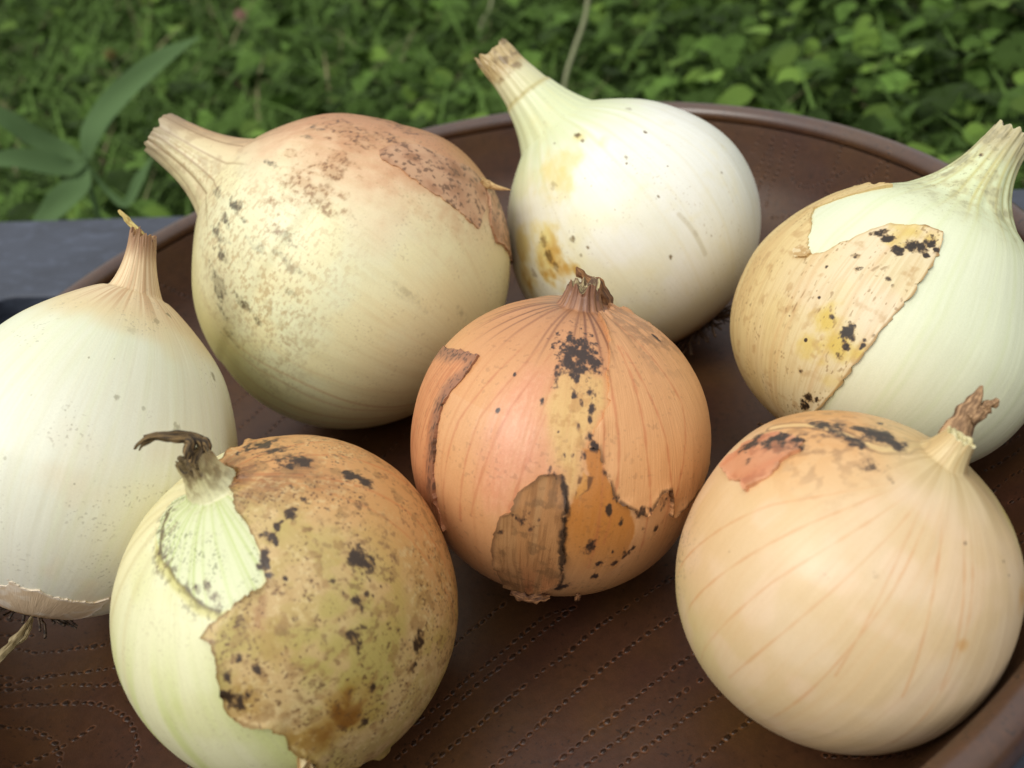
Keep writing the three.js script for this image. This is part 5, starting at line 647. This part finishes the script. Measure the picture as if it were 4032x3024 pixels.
// ------------------------------------------------------------------ single plants that stand out of the ground cover
function bladeGeo(pts, fold = 0.25) {              // a folded grass leaf through [x, y, z, width] in mm
  const C = new THREE.CatmullRomCurve3(pts.map(p => new THREE.Vector3(p[0], p[1], p[2]).multiplyScalar(0.001)), false, 'centripetal'), n = 28, m = 4, pos = [], idx = [], p = new THREE.Vector3(), t = new THREE.Vector3(), s = new THREE.Vector3(), nn = new THREE.Vector3(), face = new THREE.Vector3(0.1, 0.75, 0.6);
  for (let i = 0; i <= n; i++) { const k = i / n; C.getPoint(k, p); C.getTangent(k, t); const f = k * (pts.length - 1), a = Math.min(pts.length - 2, f | 0), w = lerp(pts[a][3], pts[a + 1][3], f - a) * 0.0005; s.crossVectors(face, t).normalize(); nn.crossVectors(t, s).normalize(); for (let j = 0; j <= m; j++) { const q = j / m * 2 - 1, z = fold * w * Math.abs(q) + 0.12 * w * Math.sin(9 * k + 2 * q); pos.push(p.x + s.x * w * q + nn.x * z, p.y + s.y * w * q + nn.y * z, p.z + s.z * w * q + nn.z * z); } }
  for (let i = 0; i < n; i++) for (let j = 0; j < m; j++) { const a = i * (m + 1) + j, b = a + 1, c = a + m + 1, d = c + 1; idx.push(a, b, c, b, d, c); }
  const g = geom(pos, null, idx); g.computeVertexNormals(); return g;
}
const tube = (pts, r) => new THREE.TubeGeometry(new THREE.CatmullRomCurve3(pts.map(p => new THREE.Vector3(p[0], p[1], p[2]).multiplyScalar(0.001)), false, 'centripetal'), 24, r, 6);
{
  const g = thing('broad_grass', 'tall grass plant with wide grey green blades behind the grey table', 'grass plant', [0, 0, 0]), M = leafM(0.11, 0.185, 0.07, 0.25);
  const B = [[[-250, -18, -372, 4.2], [-243, -5, -382, 15.1], [-229, 6, -403, 19.0], [-210, 15, -422, 15.6], [-192, 21, -439, 10.8], [-173, 24, -455, 1]],
    [[-252, -19, -372, 4.2], [-262, -11, -377, 10.3], [-275, 1, -374, 13.1], [-285, 15, -372, 12.9], [-299, 29, -370, 8.6], [-310, 38, -364, 1]],
    [[-251, -19, -372, 4.8], [-257, -17, -361, 11.9], [-270, -8, -354, 15.8], [-282, -1, -348, 14.4], [-297, 4, -339, 8.5], [-306, 6, -328, 1]],
    [[-251, -21, -370, 4.8], [-253, -26, -353, 16], [-263, -30, -338, 18.1], [-275, -38, -332, 14.6], [-288, -50, -323, 1]],
    [[-249, -21, -370, 1.8], [-240, -35, -359, 3], [-230, -44, -353, 6], [-221, -36, -371, 6.8], [-213, -29, -389, 1]]];
  const base = new THREE.Vector3(-0.25, -0.15, -0.345); g.position.copy(base);
  const add = (n, ge, m) => { ge.translate(-base.x, -base.y, -base.z); mesh(n, ge, m, g); };
  for (const b of B) add('blade', bladeGeo(b), M);
  add('stem', tube([[-250, -16, -373], [-251, -31, -364], [-250, -61, -352], [-250, -152, -345]], 0.0018), M);
}
const straw = new THREE.MeshStandardMaterial({ color: new THREE.Color().setRGB(0.24, 0.25, 0.13), roughness: 0.8 });
for (const [pts, r, label] of [
  [[[122, -18, -590], [112, -47, -577], [98, -67, -561], [86, -87, -546], [74, -150, -525]], 0.0019, 'pale dry grass stalk rising behind the neck of the white onion'],
  [[[425, -150, -690], [433, -136, -692], [469, -128, -694], [511, -122, -693], [575, -112, -697]], 0.0013, 'dry grass stalk leaning over the weeds at the upper right'],
  [[[52, -70, -806], [42, -90, -795], [33, -98, -789], [20, -152, -775]], 0.0016, 'short dry stalk at the top edge left of the tall pale stalk'],
  [[[240, -151, -515], [255, -112, -527], [260, -102, -535], [267, -90, -541]], 0.0013, 'thin grey stalk in the weeds behind the bowl rim']]) {
  const p = pts.reduce((a, b) => a[1] < b[1] ? a : b).map(v => v / 1000), g = tube(pts, r); g.translate(-p[0], -p[1], -p[2]); const o = mesh('dry_stalk', g, straw); o.position.set(...p); tag(o, label, 'stalk', 'dry grass stalks');
}
for (const [x, y, z, r, c, label] of [
  [-0.236, -0.083, -0.92, 0.010, [0.34, 0.19, 0.15], 'faded pink clover flower near the top edge'],
  [-0.208, -0.085, -0.69, 0.007, [0.22, 0.10, 0.09], 'dull red clover flower above the brown topped onion'],
  [-0.375, -0.085, -0.86, 0.009, [0.15, 0.12, 0.03], 'yellowish withered clover flower at the upper left']]) {
  const g = thing('clover_flower', label, 'flower', [x, GY, z], 'clover flowers'), R = rng(Math.round(1e4 * r) + 3), P = [];
  const pg = new THREE.ConeGeometry(0.16, 0.6, 5); for (let i = 0; i < 46; i++) { const a = i * 2.39996, h = 1 - 1.6 * i / 46, q = Math.sqrt(Math.max(0, 1 - h * h)), d = new THREE.Vector3(q * Math.cos(a), h, q * Math.sin(a)); const c2 = pg.clone(); c2.applyQuaternion(new THREE.Quaternion().setFromUnitVectors(new THREE.Vector3(0, 1, 0), d)); c2.translate(d.x * 0.62, d.y * 0.62, d.z * 0.62); c2.scale(r * (0.85 + 0.3 * R()), r, r); c2.translate(0, y - GY, 0); P.push(c2); }
  mesh('flower_head', mergeGeometries(P), new THREE.MeshStandardMaterial({ color: new THREE.Color().setRGB(...c), roughness: 0.9 }), g);
  mesh('stem', tube([[0, 0, 0], [3, 30, 2], [0, (y - GY) * 1000, 0]], 0.0009), straw, g);
}

renderer.render(scene, camera);
